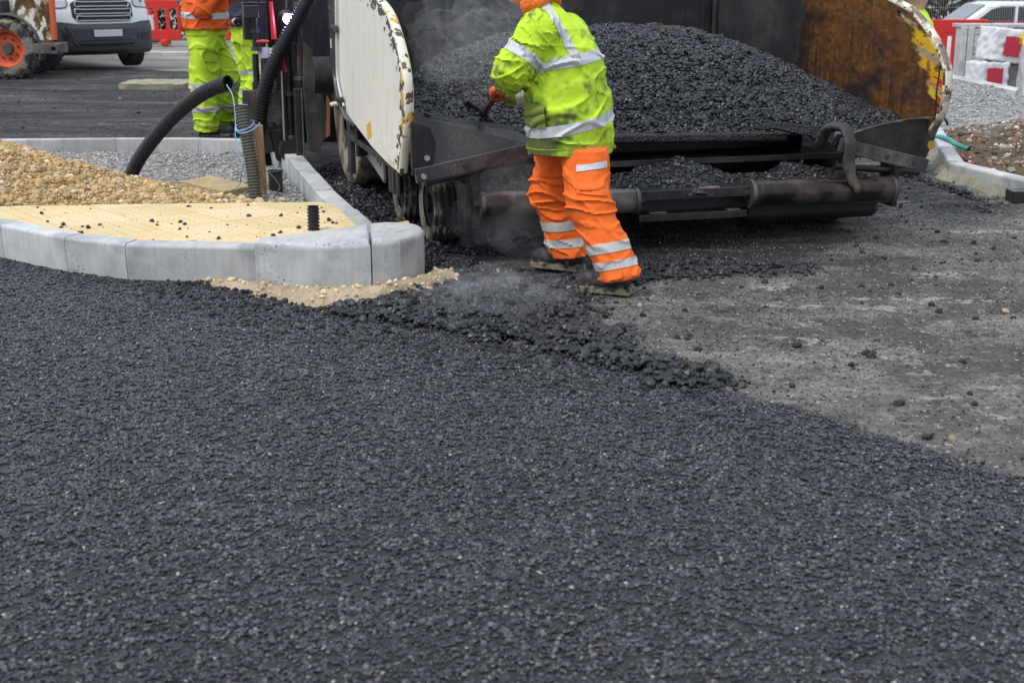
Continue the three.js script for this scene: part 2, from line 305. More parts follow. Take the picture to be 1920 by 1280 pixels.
// crumbs and grit on the old base
{
  const L = [];
  for (let i = 0; i < 95000; i++) {
    const z = -3.6 - 8.6 * Math.pow(R(), 0.9), x = rr(-0.3, 4.0); if (z > matEdge(x) - 0.02 || x > -z * 0.41 + 0.15 || x > kerbX(z) - 0.1) continue;
    const cl = clamp(0.45 + 0.6 * n3(x * 1.6, 0, z * 1.6) + 0.35 * n3(x * 5, 0, z * 5)), big = R() < 0.012 * cl + 0.001; if (!big && R() > 0.25 + cl) continue;
    const s = big ? 0.007 + 0.014 * Math.pow(R(), 1.6) : 0.0016 + 0.0042 * Math.pow(R(), 2.2), t = R(), k = rr(0.6, 1.35);
    const c = big ? (t < 0.93 ? [0.018, 0.019, 0.021] : [0.30, 0.24, 0.15]) : t < 0.42 ? [0.022, 0.022, 0.024] : t < 0.86 ? [0.11, 0.105, 0.098] : t < 0.985 ? [0.28, 0.26, 0.22] : [0.34, 0.25, 0.13];
    L.push([x, oldH(x, z) + s * 0.35, z, s, 0.8, c[0] * k, c[1] * k, c[2] * k]);
  }
  for (let i = 0; i < 30000; i++) {   // scatter behind the island
    const z = -12.5 - 11 * Math.pow(R(), 1.2), x = rr(-9.5, -1.6), cl = 0.2 + 0.7 * n3(x * 0.7, 2, z * 2.2) + 0.5 * n3(x * 2.5, 2, z * 4); if (R() > cl) continue;
    const t = R(), s = R() < 0.01 ? rr(0.012, 0.028) : 0.003 + 0.007 * Math.pow(R(), 2), l = t < 0.72 ? 0.018 : t < 0.95 ? 0.07 : 0.2; L.push([x, oldH(x, z) + s * 0.3, z, s, 0.7, l, l, l * 1.02]);
  }
  for (let i = 0; i < 900; i++) {   // a few strays on the new mat, near the ridge
    const x = rr(-1.9, 1.0), z = matEdge(x) + 0.55 * Math.pow(R(), 2.2), s = rr(0.004, 0.013); if (x > 0.8) continue; L.push([x, matTop(x, z) + s * 0.4, z, s, 0.8, 0.02, 0.02, 0.022]);
  }
  scatter('asphalt_crumbs', STONE, white, L, 'stray crumbs of asphalt and grit scattered over the old road base', 'crumbs');
}
// ---------------------------------------------------------------- traffic island: kerbs, tactile paving, heaps, ducts
// one kerb stone: a profile swept from a to b (top front edge), mitred with the given end directions; the body lies to the left of a->b
function kerbStone(a, b, na, nb, top, wid = 0.125, hgt = 0.255, rad = 0.022) {
  const prof = []; // [inward, down]
  prof.push([0.012, hgt]); prof.push([0, hgt * 0.45]); prof.push([0.0, rad]);
  for (let i = 1; i <= 4; i++) { const t = (i / 4) * Math.PI / 2; prof.push([rad * (1 - Math.cos(t)), rad * (1 - Math.sin(t))]); }
  prof.push([wid - 0.006, 0]); prof.push([wid, 0.006]); prof.push([wid, hgt]);
  const len = Math.hypot(b[0] - a[0], b[1] - a[1]), d = [(b[0] - a[0]) / len, (b[1] - a[1]) / len], N = 7, pos = [], uv = [], idx = [], P = prof.length;
  for (let i = 0; i <= N; i++) {
    const t = i / N, s = t * len, k = [lerp(na[0], nb[0], t), lerp(na[1], nb[1], t)], g = clamp(Math.min(s - 0.0015, len - s - 0.0015), 0, 1); void g;
    const cx = a[0] + d[0] * clamp(s, 0.002, len - 0.002), cz = a[1] + d[1] * clamp(s, 0.002, len - 0.002); let v = 0;
    prof.forEach(([w, h], j) => { pos.push(cx + k[0] * w, top - h, cz + k[1] * w); if (j) v += Math.hypot(w - prof[j - 1][0], h - prof[j - 1][1]); uv.push(s + a[0] * 3.7, v); });
  }
  for (let i = 0; i < N; i++) for (let j = 0; j < P - 1; j++) { const q = i * P + j; idx.push(q, q + P, q + 1, q + 1, q + P, q + P + 1); }
  const g = new THREE.BufferGeometry(); g.setAttribute('position', new THREE.Float32BufferAttribute(pos, 3)); g.setAttribute('uv', new THREE.Float32BufferAttribute(uv, 2)); g.setIndex(idx); g.computeVertexNormals();
  const cap = (i, flip) => { const c = new THREE.BufferGeometry(), p = [], u = []; for (let j = 1; j < P - 1; j++) for (const m of flip ? [0, j + 1, j] : [0, j, j + 1]) { const q = (i * P + m) * 3; p.push(pos[q], pos[q + 1], pos[q + 2]); u.push(prof[m][0], prof[m][1]); } c.setAttribute('position', new THREE.Float32BufferAttribute(p, 3)); c.setAttribute('uv', new THREE.Float32BufferAttribute(u, 2)); c.computeVertexNormals(); return c; };
  return merge([g.toNonIndexed(), cap(0, false), cap(N, true)]);
}
// concrete of three pours, so that neighbouring stones differ a little
const CONC = [1, 0.9, 1.08].map((k) => { const m = M.conc.clone(); m.color = lin(k, k, k * 0.99); return m; });
function kerbLine(name, pts, tops, label, wid) {   // front top edge; body on the left of the direction of travel
  const o = thing(name, label, 'kerb');
  const nrm = pts.slice(1).map((p, i) => { const q = pts[i], l = Math.hypot(p[0] - q[0], p[1] - q[1]); return [(p[1] - q[1]) / l, -(p[0] - q[0]) / l]; });
  const jn = pts.map((_, i) => { const a = nrm[Math.max(0, i - 1)], b = nrm[Math.min(nrm.length - 1, i)], x = a[0] + b[0], z = a[1] + b[1], l = Math.hypot(x, z), c = (x * b[0] + z * b[1]) / l; return [x / l / Math.max(0.5, c), z / l / Math.max(0.5, c)]; });
  for (let i = 1; i < pts.length; i++) mesh('kerb_stone', kerbStone(pts[i - 1], pts[i], jn[i - 1], jn[i], tops[i - 1] ?? tops[tops.length - 1], wid), CONC[(i * 7) % 3], o);
  return o;
}
kerbLine('island_kerb', [[-5.6, -9.35], [-4.9, -8.86], [-4.15, -8.36], [-3.45, -7.88], [-2.91, -7.48], [-2.43, -7.115], [-2.05, -6.935], [-1.345, -6.862]], [0.24, 0.24, 0.24, 0.24, 0.24, 0.238, 0.234], 'pale concrete kerb edging the yellow tactile paving, beside the fresh asphalt');
kerbLine('island_kerb', [[-0.715, -7.40], [-0.95, -8.18], [-1.20, -9.0], [-1.44, -9.88], [-1.66, -10.72], [-1.93, -11.62]], [0.21, 0.2, 0.205, 0.2, 0.2], 'long concrete kerb running back beside the paver wheels', 0.14);
kerbLine('island_kerb', [[-1.95, -11.66], [-2.28, -12.2], [-2.85, -12.32], [-3.62, -12.32], [-4.39, -12.26], [-5.2, -12.15], [-6.1, -11.9], [-7, -11.5]], [0.17], 'curved concrete kerb behind the grey gravel, in front of the lime trousers');
{
  // two big radius blocks at the nose of the island
  const nose = thing('kerb_nose', 'big rounded concrete kerb blocks at the nose of the island', 'kerb');
  const round = (pts) => new THREE.SplineCurve(pts.map((p) => new THREE.Vector2(p[0], -p[1]))).getPoints(22).map((p) => [p.x, p.y]);
  const A = [...round([[-1.338, -6.80], [-1.18, -6.725], [-0.98, -6.70], [-0.85, -6.72], [-0.732, -6.772]]), [-0.80, 7.33], [-0.95, 7.18], [-1.10, 7.06], [-1.24, 6.955], [-1.338, 6.925]];
  const B = [...round([[-0.726, -6.774], [-0.60, -6.85], [-0.515, -6.97], [-0.478, -7.12], [-0.50, -7.26], [-0.57, -7.355]]), [-0.70, 7.38], [-0.795, 7.34]];
  for (const [S, k] of [[A, 0], [B, 1]]) {
    let g = extr(S, 0.30, 0.032, 4); g.rotateX(-Math.PI / 2); g.translate(0, -0.055, 0); mesh('kerb_block', uvBox(BGU.toCreasedNormals(g, 0.7)), CONC[k], nose);
  }
}
// bedding sand squeezed out along the foot of the kerb
{
  const foot = [[-2.75, -7.72], [-2.2, -7.33], [-1.75, -7.03], [-1.36, -6.76], [-1.0, -6.62], [-0.72, -6.68], [-0.48, -6.86], [-0.38, -7.08]];
  const D = (x, z) => 1 - sstep(0.03, 0.15 + 0.05 * n3(x * 5, 0, z * 5), lineDist(x, z, foot)), hh = (x, z) => 0.078 * D(x, z) - 0.016 + 0.010 * n3(x * 14, 0, z * 14);
  tag(mesh('bedding_sand', sheet(stops([-3, -0.2, 0.02]), stops([-8, -6.4, 0.02]), (x, z) => D(x, z) > 0.01 ? hh(x, z) : null), M.sandDirt.clone(), null), 'strip of pale bedding sand along the foot of the front kerb', 'sand', null, 'stuff').material.color = lin(0.62, 0.49, 0.32);
  const L = [];
  for (let i = 0; i < 5200; i++) { const x = rr(-3, -0.2), z = rr(-8, -6.4), d = D(x, z); if (R() > d || d < 0.15) continue; const s = 0.003 + 0.014 * Math.pow(R(), 3), k = rr(0.6, 1.2); L.push([x, hh(x, z) + s * 0.3, z, s, 0.8, 0.62 * k, 0.49 * k, 0.32 * k]); }
  scatter('bedding_sand_grit', STONE, whiteMatt, L, 'pale grit in the bedding sand along the front kerb', 'grit');
}
// ---- tactile paving: each slab its own piece, cut to the edge of the island
{
  const tp = thing('tactile_paving', 'yellow tactile paving slabs with raised blisters on the island', 'paving');
  T.slab = texPair(512, 0.9, (u, v, o) => { const m = pf(u, v, 6, 5, 200), s = pn(u * 300, v * 300, 300, 210); const l = 1 + 0.3 * (m - 0.5) + 0.18 * (s - 0.5); o[0] = 0.66 * l; o[1] = 0.505 * l; o[2] = 0.275 * l * (1 + 0.3 * (m - 0.5)); o[3] = 0.5 + 0.4 * (s - 0.5); o[4] = 0.95; });
  const SM = [1, 0.93, 1.05].map((k, i) => tmat(T.slab, 0.0015, 0.9, { color: lin(k, k * (i === 1 ? 1.02 : 1), k * (i === 2 ? 1.12 : 1)) }));
  const region = [[-3.62, -8.125], [-2.87, -7.578], [-2.39, -7.225], [-2.02, -7.055], [-1.36, -6.99], [-1.26, -7.03], [-0.855, -7.40], [-1.10, -8.19], [-1.20, -8.32]];
  const reg = region.map(([x, z]) => [x, z]);
  const area = (P) => P.reduce((s, p, i) => { const q = P[(i + 1) % P.length]; return s + p[0] * q[1] - q[0] * p[1]; }, 0) / 2;
  if (area(reg) < 0) reg.reverse();
  const clip = (S) => { let out = S; for (let i = 0; i < reg.length && out.length; i++) { const a = reg[i], b = reg[(i + 1) % reg.length], ins = (p) => (b[0] - a[0]) * (p[1] - a[1]) - (b[1] - a[1]) * (p[0] - a[0]); const res = []; for (let j = 0; j < out.length; j++) { const p = out[j], q = out[(j + 1) % out.length], dp = ins(p), dq = ins(q); if (dp >= 0) res.push(p); if ((dp >= 0) !== (dq >= 0)) { const t = dp / (dp - dq); res.push([lerp(p[0], q[0], t), lerp(p[1], q[1], t)]); } } out = res; } return out; };
  const ang = Math.atan2(0.844, 0.68), ux = [Math.cos(ang), Math.sin(ang)], uz = [-Math.sin(ang), Math.cos(ang)], S0 = 0.4, org = [-1.709, -7.072];
  const inReg = (x, z) => inPoly(reg, x, z);
  let n = 0;
  for (let i = -9; i < 9; i++) for (let j = -9; j < 9; j++) {
    const P = (a, b) => [org[0] + ux[0] * a + uz[0] * b, org[1] + ux[1] * a + uz[1] * b], e = 0.003;
    const sq = [P(i * S0 + e, j * S0 + e), P((i + 1) * S0 - e, j * S0 + e), P((i + 1) * S0 - e, (j + 1) * S0 - e), P(i * S0 + e, (j + 1) * S0 - e)];
    const c = clip(sq); if (c.length < 3 || Math.abs(area(c)) < 0.004) continue;
    const g = extr(c.map(([x, z]) => [x, -z]), 0.055, 0.003, 1); g.rotateX(-Math.PI / 2); const topY = 0.228 + 0.003 * (hsh(i + 20, j + 20) - 0.5); g.translate(0, topY - 0.055, 0);
    const parts = [uvBox(g)];
    for (let a = 0; a < 6; a++) for (let b = 0; b < 6; b++) {
      const [x, z] = P(i * S0 + 0.033 + a * 0.0668, j * S0 + 0.033 + b * 0.0668); if (!inReg(x, z) || !inReg(x + 0.02, z) || !inReg(x - 0.02, z) || !inReg(x, z - 0.02) || !inReg(x, z + 0.02)) continue;
      const d = new THREE.CylinderGeometry(0.0105, 0.0165, 0.006, 8, 1); d.translate(x, topY + 0.0027, z); parts.push(d);
    }
    mesh('slab', merge(parts), SM[n++ % 3], tp);
  }
  const L = [];
  for (let i = 0; i < 150; i++) { const x = rr(-3.3, -0.9), z = rr(-8.2, -7), s = 0.004 + 0.012 * Math.pow(R(), 3); if (inReg(x, z)) L.push([x, 0.228 + s * 0.6, z, s, 0.9, 0.016, 0.016, 0.018]); }
  scatter('slab_crumbs', STONE, M.bitumen, L, 'few black asphalt crumbs dropped on the yellow tactile paving', 'crumbs');
}
// ---- gravel fill and buff heap inside the island
const isl = [[-6.8, -11.4], [-5.2, -11.98], [-4.3, -12.1], [-3.5, -12.14], [-2.9, -12.13], [-2.4, -12.02], [-2.15, -11.7], [-1.86, -10.75], [-1.62, -9.9], [-1.38, -9.0], [-1.15, -8.25], [-1.9, -8.25], [-3.8, -8.0], [-4.2, -8.25], [-5, -8.8], [-6.8, -9.9]];
const fillH = (x, z) => 0.055 + 0.022 * n3(x * 1.6, 0, z * 1.6) + 0.014 * n3(x * 5, 0, z * 5) + 0.05 * (1 - sstep(0.0, 0.6, Math.hypot(x + 1.85, (z + 9.5) * 0.6)));
const cones = [[-4.7, -9.3, 0.80, 0.42], [-3.95, -9.05, 0.72, 0.48], [-3.35, -8.85, 0.49, 0.46], [-2.95, -8.95, 0.40, 0.46], [-2.55, -8.75, 0.31, 0.40], [-2.25, -8.62, 0.27, 0.36], [-1.95, -8.5, 0.21, 0.30]];
const heapH = (x, z) => { let s = 0; for (const [cx, cz, h, sl] of cones) { const v = h - sl * Math.hypot(x - cx, (z - cz) * 0.95); s += Math.exp(v * 14); } return Math.log(s) / 14 - 0.02 + 0.018 * n3(x * 3, 4, z * 3) + 0.012 * n3(x * 9, 4, z * 9); };
const sandZ = (x) => -8.2 + 0.02 * n3(x * 6, 0, 0) - 0.14 * clamp((x + 3.4) / 1.6, -1, 1.2);
{
  const xs = stops([-6.8, -4.2, 0.06], [-4.2, -1.1, 0.03]), zs = stops([-12.2, -7.9, 0.03]);
  tag(mesh('gravel_fill', sheet(xs, zs, (x, z) => inPoly(isl, x, z) ? fillH(x, z) : null), M.greyDirt), 'grey gravel fill inside the island behind the buff heap', 'gravel', null, 'stuff');
  tag(mesh('buff_heap', sheet(xs, zs, (x, z) => { const h = heapH(x, z); return h > fillH(x, z) - 0.05 && z < sandZ(x) + 0.06 && inPoly(isl, x, Math.min(z, -8.3)) ? h - 0.25 * sstep(0, 0.06, z - sandZ(x)) : null; }), M.sandDirt), 'heap of buff crushed stone and sand behind the tactile paving', 'heap', null, 'stuff');
  const G = [], S = [];
  for (let i = 0; i < 26000; i++) {
    const x = rr(-4.6, -1.15), z = rr(-12.1, -8.2); if (!inPoly(isl, x, z) || heapH(x, z) > fillH(x, z) + 0.02) continue;
    const s = 0.006 + 0.012 * R() * R(), t = R(), k = rr(0.55, 1.25); const c = t < 0.85 ? [0.34, 0.335, 0.32] : t < 0.95 ? [0.46, 0.40, 0.31] : [0.55, 0.53, 0.5]; G.push([x, fillH(x, z) + s * 0.35, z, s, 0.75, c[0] * k, c[1] * k, c[2] * k]);
  }
  scatter('gravel_stones', STONE, whiteMatt, G, 'grey gravel stones inside the island around the ducts', 'gravel');
  for (let i = 0; i < 60000; i++) {
    const x = rr(-4.7, -1.6), z = rr(-10.8, -8.05), h = heapH(x, z); if (h < fillH(x, z) || z > sandZ(x) + 0.04) continue;
    const q = R(), s = 0.0035 + 0.0085 * q * q + 0.02 * Math.pow(R(), 9), k = rr(0.62, 1.2), t = R(); const c = t < 0.72 ? [0.46, 0.315, 0.15] : t < 0.93 ? [0.52, 0.39, 0.215] : [0.64, 0.54, 0.38];
    S.push([x, h - 0.25 * sstep(0, 0.06, z - sandZ(x)) + s * 0.3, z, s, 0.82, c[0] * k, c[1] * k, c[2] * k]);
  }
  for (let i = 0; i < 60; i++) { const x = rr(-2.1, -1.5), z = rr(-9.3, -8.35), s = rr(0.01, 0.035); S.push([x, Math.max(fillH(x, z), heapH(x, z)) + s * 0.4, z, s, 0.8, 0.62, 0.45, 0.25]); }
  scatter('buff_stones', STONE, whiteMatt, S, 'buff crushed stones of the heap behind the tactile paving', 'stones');
}
// ---- ducts, post, rope, offcuts
function ribbed(pts, r, pitch, amp, sides = 16, open = true) {
  const c = curve(pts), len = c.getLength(), n = Math.round(len / pitch), N = n * 4, fr = c.computeFrenetFrames(N), pos = [], idx = [];
  for (let i = 0; i <= N; i++) {
    const p = c.getPointAt(i / N), ph = i % 4, rad = r * (ph === 0 || ph === 1 ? 1 : 1 - amp);
    for (let j = 0; j < sides; j++) { const a = (j / sides) * Math.PI * 2, d = fr.normals[i].clone().multiplyScalar(Math.cos(a) * rad).addScaledVector(fr.binormals[i], Math.sin(a) * rad); pos.push(p.x + d.x, p.y + d.y, p.z + d.z); }
  }
  for (let i = 0; i < N; i++) for (let j = 0; j < sides; j++) { const a = i * sides + j, b = i * sides + (j + 1) % sides; idx.push(a, b, a + sides, b, b + sides, a + sides); }
  const g = new THREE.BufferGeometry(); g.setAttribute('position', new THREE.Float32BufferAttribute(pos, 3)); g.setIndex(idx); g.computeVertexNormals();
  const inner = new THREE.TubeGeometry(new THREE.LineCurve3(c.getPointAt(1), c.getPointAt(1 - 0.12 / len)), 2, r * (1 - amp) * 0.93, sides, false); inner.deleteAttribute('uv'); inner.computeVertexNormals();
  const q = uvBox(BGU.toCreasedNormals(g, 0.5)); return open ? merge([q, uvBox(inner)]) : q;
}
M.blackPlastic = mat(0.018, 0.019, 0.022, 0.33);
M.greyPlastic = mat(0.10, 0.095, 0.08, 0.6);
M.rope = mat(0.22, 0.42, 0.62, 0.7);
tag(mesh('cable_duct', ribbed([[-2.98, 0.05, -10.25], [-2.83, 0.27, -10.14], [-2.50, 0.60, -9.92], [-2.22, 0.79, -9.74], [-2.01, 0.872, -9.6]], 0.054, 0.026, 0.22), M.blackPlastic), 'long black corrugated duct leaning out of the buff heap', 'duct');
tag(mesh('cable_duct', ribbed([[-1.775, 0.02, -9.16], [-1.80, 0.3, -9.22], [-1.85, 0.60, -9.28], [-1.875, 0.735, -9.31]], 0.047, 0.021, 0.18), M.greyPlastic), 'dusty grey corrugated duct with blue rope, standing beside the wooden post', 'duct');
tag(mesh('cable_duct', ribbed([[-1.135, 0.10, -7.36], [-1.133, 0.26, -7.36], [-1.132, 0.385, -7.36]].map(([x, y, z]) => [x * 0.98, y - 0.02, z]), 0.036, 0.019, 0.2), M.blackPlastic), 'short black corrugated duct stub standing in the yellow paving', 'duct');
tag(mesh('suction_hose', ribbed([[-2.08, 0.02, -11.25], [-2.09, 0.30, -11.12], [-2.07, 0.50, -11.04], [-1.96, 0.85, -11], [-1.72, 1.27, -11], [-1.50, 1.62, -11.05], [-1.25, 1.95, -11.3]], 0.062, 0.027, 0.2, 16, false), M.blackPlastic), 'thick black ribbed hose hanging down in front of the paver flank', 'hose');
{
  T.wood = texPair(256, 0.3, (u, v, o) => { const s = pfs(u, v, 40, 3, 4, 300), l = 0.8 + 0.7 * (s - 0.5); o[0] = 0.44 * l; o[1] = 0.265 * l; o[2] = 0.135 * l; o[3] = s; o[4] = 0.9; });
  M.wood = tmat(T.wood, 0.002, 0.85);
  const p = thing('wooden_post', 'square timber post with loose wire, standing in the grey gravel', 'post', [-1.765, 0.06, -9.36], 0.35);
  mesh('stake', bx(0.056, 0.54, 0.05, 0, 0.27, 0, 0, 0, 0.02, 0.003), M.wood, p);
  mesh('wire', merge([tube([[-0.03, 0.13, 0.03], [0.02, 0.2, 0.05], [0.035, 0.22, 0.0], [0.09, 0.16, 0.04], [0.12, 0.10, 0.03], [0.05, 0.05, 0.05], [-0.03, 0.1, 0.04]], 0.0025, 60, 5), tube([[0.0, 0.21, 0.04], [0.03, 0.14, 0.06], [0.02, 0.06, 0.05]], 0.002, 20, 5)]), mat(0.42, 0.30, 0.18, 0.7), p);
  tag(mesh('rope', merge([
    tube([[-2.02, 0.86, -9.57], [-1.97, 0.80, -9.5], [-1.935, 0.68, -9.4], [-1.92, 0.60, -9.33], [-1.87, 0.575, -9.21], [-1.80, 0.60, -9.24], [-1.80, 0.63, -9.34], [-1.88, 0.62, -9.37], [-1.92, 0.585, -9.30], [-1.85, 0.56, -9.20], [-1.77, 0.59, -9.20], [-1.73, 0.63, -9.22]], 0.0042, 120, 6),
    tube([[-1.92, 0.60, -9.31], [-1.91, 0.5, -9.25], [-1.885, 0.42, -9.22], [-1.86, 0.34, -9.2], [-1.90, 0.25, -9.3], [-1.93, 0.18, -9.4], [-1.98, 0.14, -9.45]], 0.0036, 60, 6),
    tube([[-1.895, 0.745, -9.34], [-1.87, 0.75, -9.26], [-1.83, 0.742, -9.30], [-1.86, 0.738, -9.36], [-1.895, 0.745, -9.34]], 0.004, 30, 6)]), M.rope), 'thin blue rope tied round the grey duct', 'rope');
  tag(mesh('pipe_stub', merge([uvBox(at(new THREE.CylinderGeometry(0.05, 0.055, 0.2, 14), 0, 0.06, 0)), uvBox(at(new THREE.TorusGeometry(0.05, 0.008, 6, 16), 0, 0.16, 0, Math.PI / 2))]), M.blackPlastic), 'stubby black pipe end in the gravel beside the wooden post', 'pipe').position.set(-1.70, 0.09, -9.55);
  tag(mesh('buff_slab', bx(0.52, 0.07, 0.26, 0, 0, 0, 0.05, 0, -0.04, 0.006), M.sandDirt.clone()), 'loose buff paving slab half buried at the end of the heap', 'slab').position.set(-2.13, 0.125, -9.58);
  const s = scene.children[scene.children.length - 1]; s.rotation.y = -0.75; s.material.color = lin(0.72, 0.56, 0.30);
  tag(mesh('timber_peg', merge([uvBox(at(new THREE.CylinderGeometry(0.021, 0.021, 0.16, 14), 0, 0, 0, 0, 0, Math.PI / 2)), uvBox(at(new THREE.CylinderGeometry(0.014, 0.014, 0.004, 12), 0.081, 0, 0, 0, 0, Math.PI / 2))]), mat(0.62, 0.36, 0.09, 0.6)), 'short round yellow timber peg lying behind the kerb nose', 'peg').position.set(-0.66, 0.238, -7.42);
  const pg = scene.children[scene.children.length - 1]; pg.rotation.set(0, 0.25, 0.12);
}
// ---------------------------------------------------------------- the asphalt paver; local axes: +z towards its front, +x its left wing in the picture's right
T.soot = texPair(1024, 1.7, (u, v, o) => {
  const m = pf(u, v, 6, 6, 400), s = pfs(u, v, 70, 9, 4, 420), sp = pn(u * 330, v * 330, 330, 430), ru = sstep(0.60, 0.72, pf(u, v, 9, 5, 440)), dust = sstep(0.5, 0.75, pf(u, v, 5, 5, 450)) * sp;
  let r = 0.015 + 0.020 * (m - 0.4) + 0.012 * (s - 0.5), g = r * 1.0, b = r * 1.06; r = Math.max(0.008, r); g = Math.max(0.008, g); b = Math.max(0.009, b);
  r = lerp(r, 0.075, ru * 0.5 * s); g = lerp(g, 0.042, ru * 0.5 * s); b = lerp(b, 0.026, ru * 0.5 * s); const d = dust * 0.5; r = lerp(r, 0.17, d * 0.6); g = lerp(g, 0.15, d * 0.6); b = lerp(b, 0.125, d * 0.6);
  o[0] = r; o[1] = g; o[2] = b; o[3] = 0.5 + 0.3 * (m - 0.5) + 0.15 * (sp - 0.5); o[4] = 0.75 + 0.5 * (s - 0.5) + 0.2 * d;
});
M.soot = tmat(T.soot, 0.003, 0.62, { metalness: 0.25 });
M.sootDark = M.soot;   // all the tar-blackened steel is one finish
M.tar = tmat(T.dirt, 0.02, 0.5, { color: lin(0.022, 0.023, 0.026) });
M.steelGrey = tmat(T.soot, 0.002, 0.5, { color: lin(3.0, 3.0, 3.05), metalness: 0.3 });
M.plateGrey = tmat(T.soot, 0.002, 0.6, { color: lin(5.4, 5.1, 4.8), metalness: 0.2 });
M.rubber = mat(0.022, 0.022, 0.024, 0.7);
T.tyre = texPair(512, 0.8, (u, v, o) => { const m = pf(u, v, 7, 5, 500), s = pn(u * 120, v * 120, 120, 510), d = sstep(0.30, 0.58, m + 0.18 * (s - 0.5)); o[0] = lerp(0.03, 0.38, d); o[1] = lerp(0.03, 0.32, d); o[2] = lerp(0.031, 0.23, d); o[3] = 0.4 + 0.4 * d * s + 0.2 * m; o[4] = 0.95; });
M.tyreDusty = tmat(T.tyre, 0.006, 0.95);
T.bolt = null;
M.bolt = mat(0.42, 0.41, 0.39, 0.4, { metalness: 0.6 });
M.boltDark = mat(0.05, 0.05, 0.055, 0.5, { metalness: 0.4 });
// white skin of the wing: z along the machine runs in u, height in v (metres), chips at the rim
const wingTop = poly([[-3.2, 1.72], [-2.0, 1.64], [-1.2, 1.545], [-0.70, 1.450], [-0.44, 1.382], [-0.25, 1.280], [-0.10, 1.157], [-0.02, 1.06], [0.0, 0.98]]);
const rimD = (z, y) => lineDist(z, y, rimPts);
const rimPts = [[-2.0, 1.64], [-1.2, 1.545], [-0.70, 1.450], [-0.44, 1.382], [-0.25, 1.280], [-0.10, 1.157], [-0.015, 1.05], [0.0, 0.95], [-0.01, 0.84], [-0.05, 0.75], [-0.12, 0.66], [-0.20, 0.52]];
function wingTex(fn) {   // covers z -2.6 .. 0.1, y 0.4 .. 1.75 without repeating
  const n = 1024, t = texPair(n, 0, (u, v, o) => fn(-2.6 + 2.7 * u, 0.4 + 1.35 * v, u, v, o)); return t;
}
const wingUV = (g) => { const q = g.index ? g.toNonIndexed() : g, p = q.attributes.position, uv = new Float32Array(p.count * 2); for (let i = 0; i < p.count; i++) { uv[i * 2] = (p.getZ(i) + 2.6) / 2.7; uv[i * 2 + 1] = (p.getY(i) - 0.4) / 1.35; } q.setAttribute('uv', new THREE.BufferAttribute(uv, 2)); return q; };
const whiteTex = wingTex((z, y, u, v, o) => {
  const m = pf(u, v, 6, 5, 600), s = pfs(u, v, 50, 8, 4, 610); let c = [0.75 + 0.06 * (m - 0.5), 0.735 + 0.05 * (m - 0.5), 0.67 + 0.05 * (s - 0.5)];
  const e = rimD(z, y), gr = sstep(0.45, 0.7, pf(u, v, 14, 5, 620)); c = c.map((x, i) => lerp(x, [0.42, 0.38, 0.30][i], gr * 0.28));
  const drip = sstep(0.60, 0.75, pfs(u, v, 90, 5, 4, 630)) * 0.3; c = c.map((x, i) => lerp(x, [0.36, 0.32, 0.26][i], drip));
  const chip = sstep(0.53, 0.58, pf(u, v, 46, 4, 640) + 0.16 * (1 - sstep(0.0, 0.075, e)) - 0.09 * sstep(0.05, 0.10, e)) * (1 - sstep(0.09, 0.12, e)); if (chip > 0) c = c.map((x, i) => lerp(x, [0.05, 0.04, 0.03][i], chip));
  for (const yy of [1.08, 0.955, 0.815]) { const d = Math.hypot((z + 0.035) / 0.035, (y - yy + 0.02 * (pf(u, v, 60, 2, 650) - 0.5)) / 0.048); if (d < 1.1) { const k = 1 - sstep(0.85, 1.1, d); c = c.map((x, i) => lerp(x, [0.56, 0.32, 0.03][i], k)); } }
  const mud = sstep(0.5, 0.62, pf(u, v, 30, 4, 660)) * (1 - sstep(0.50, 0.66, y)) * sstep(-0.7, -0.3, z); c = c.map((x, i) => lerp(x, [0.30, 0.25, 0.19][i], mud * 0.7));
  o[0] = c[0]; o[1] = c[1]; o[2] = c[2]; o[3] = 0.5 - 0.3 * chip + 0.05 * (s - 0.5); o[4] = 0.6 + 0.4 * chip + 0.3 * gr;
});
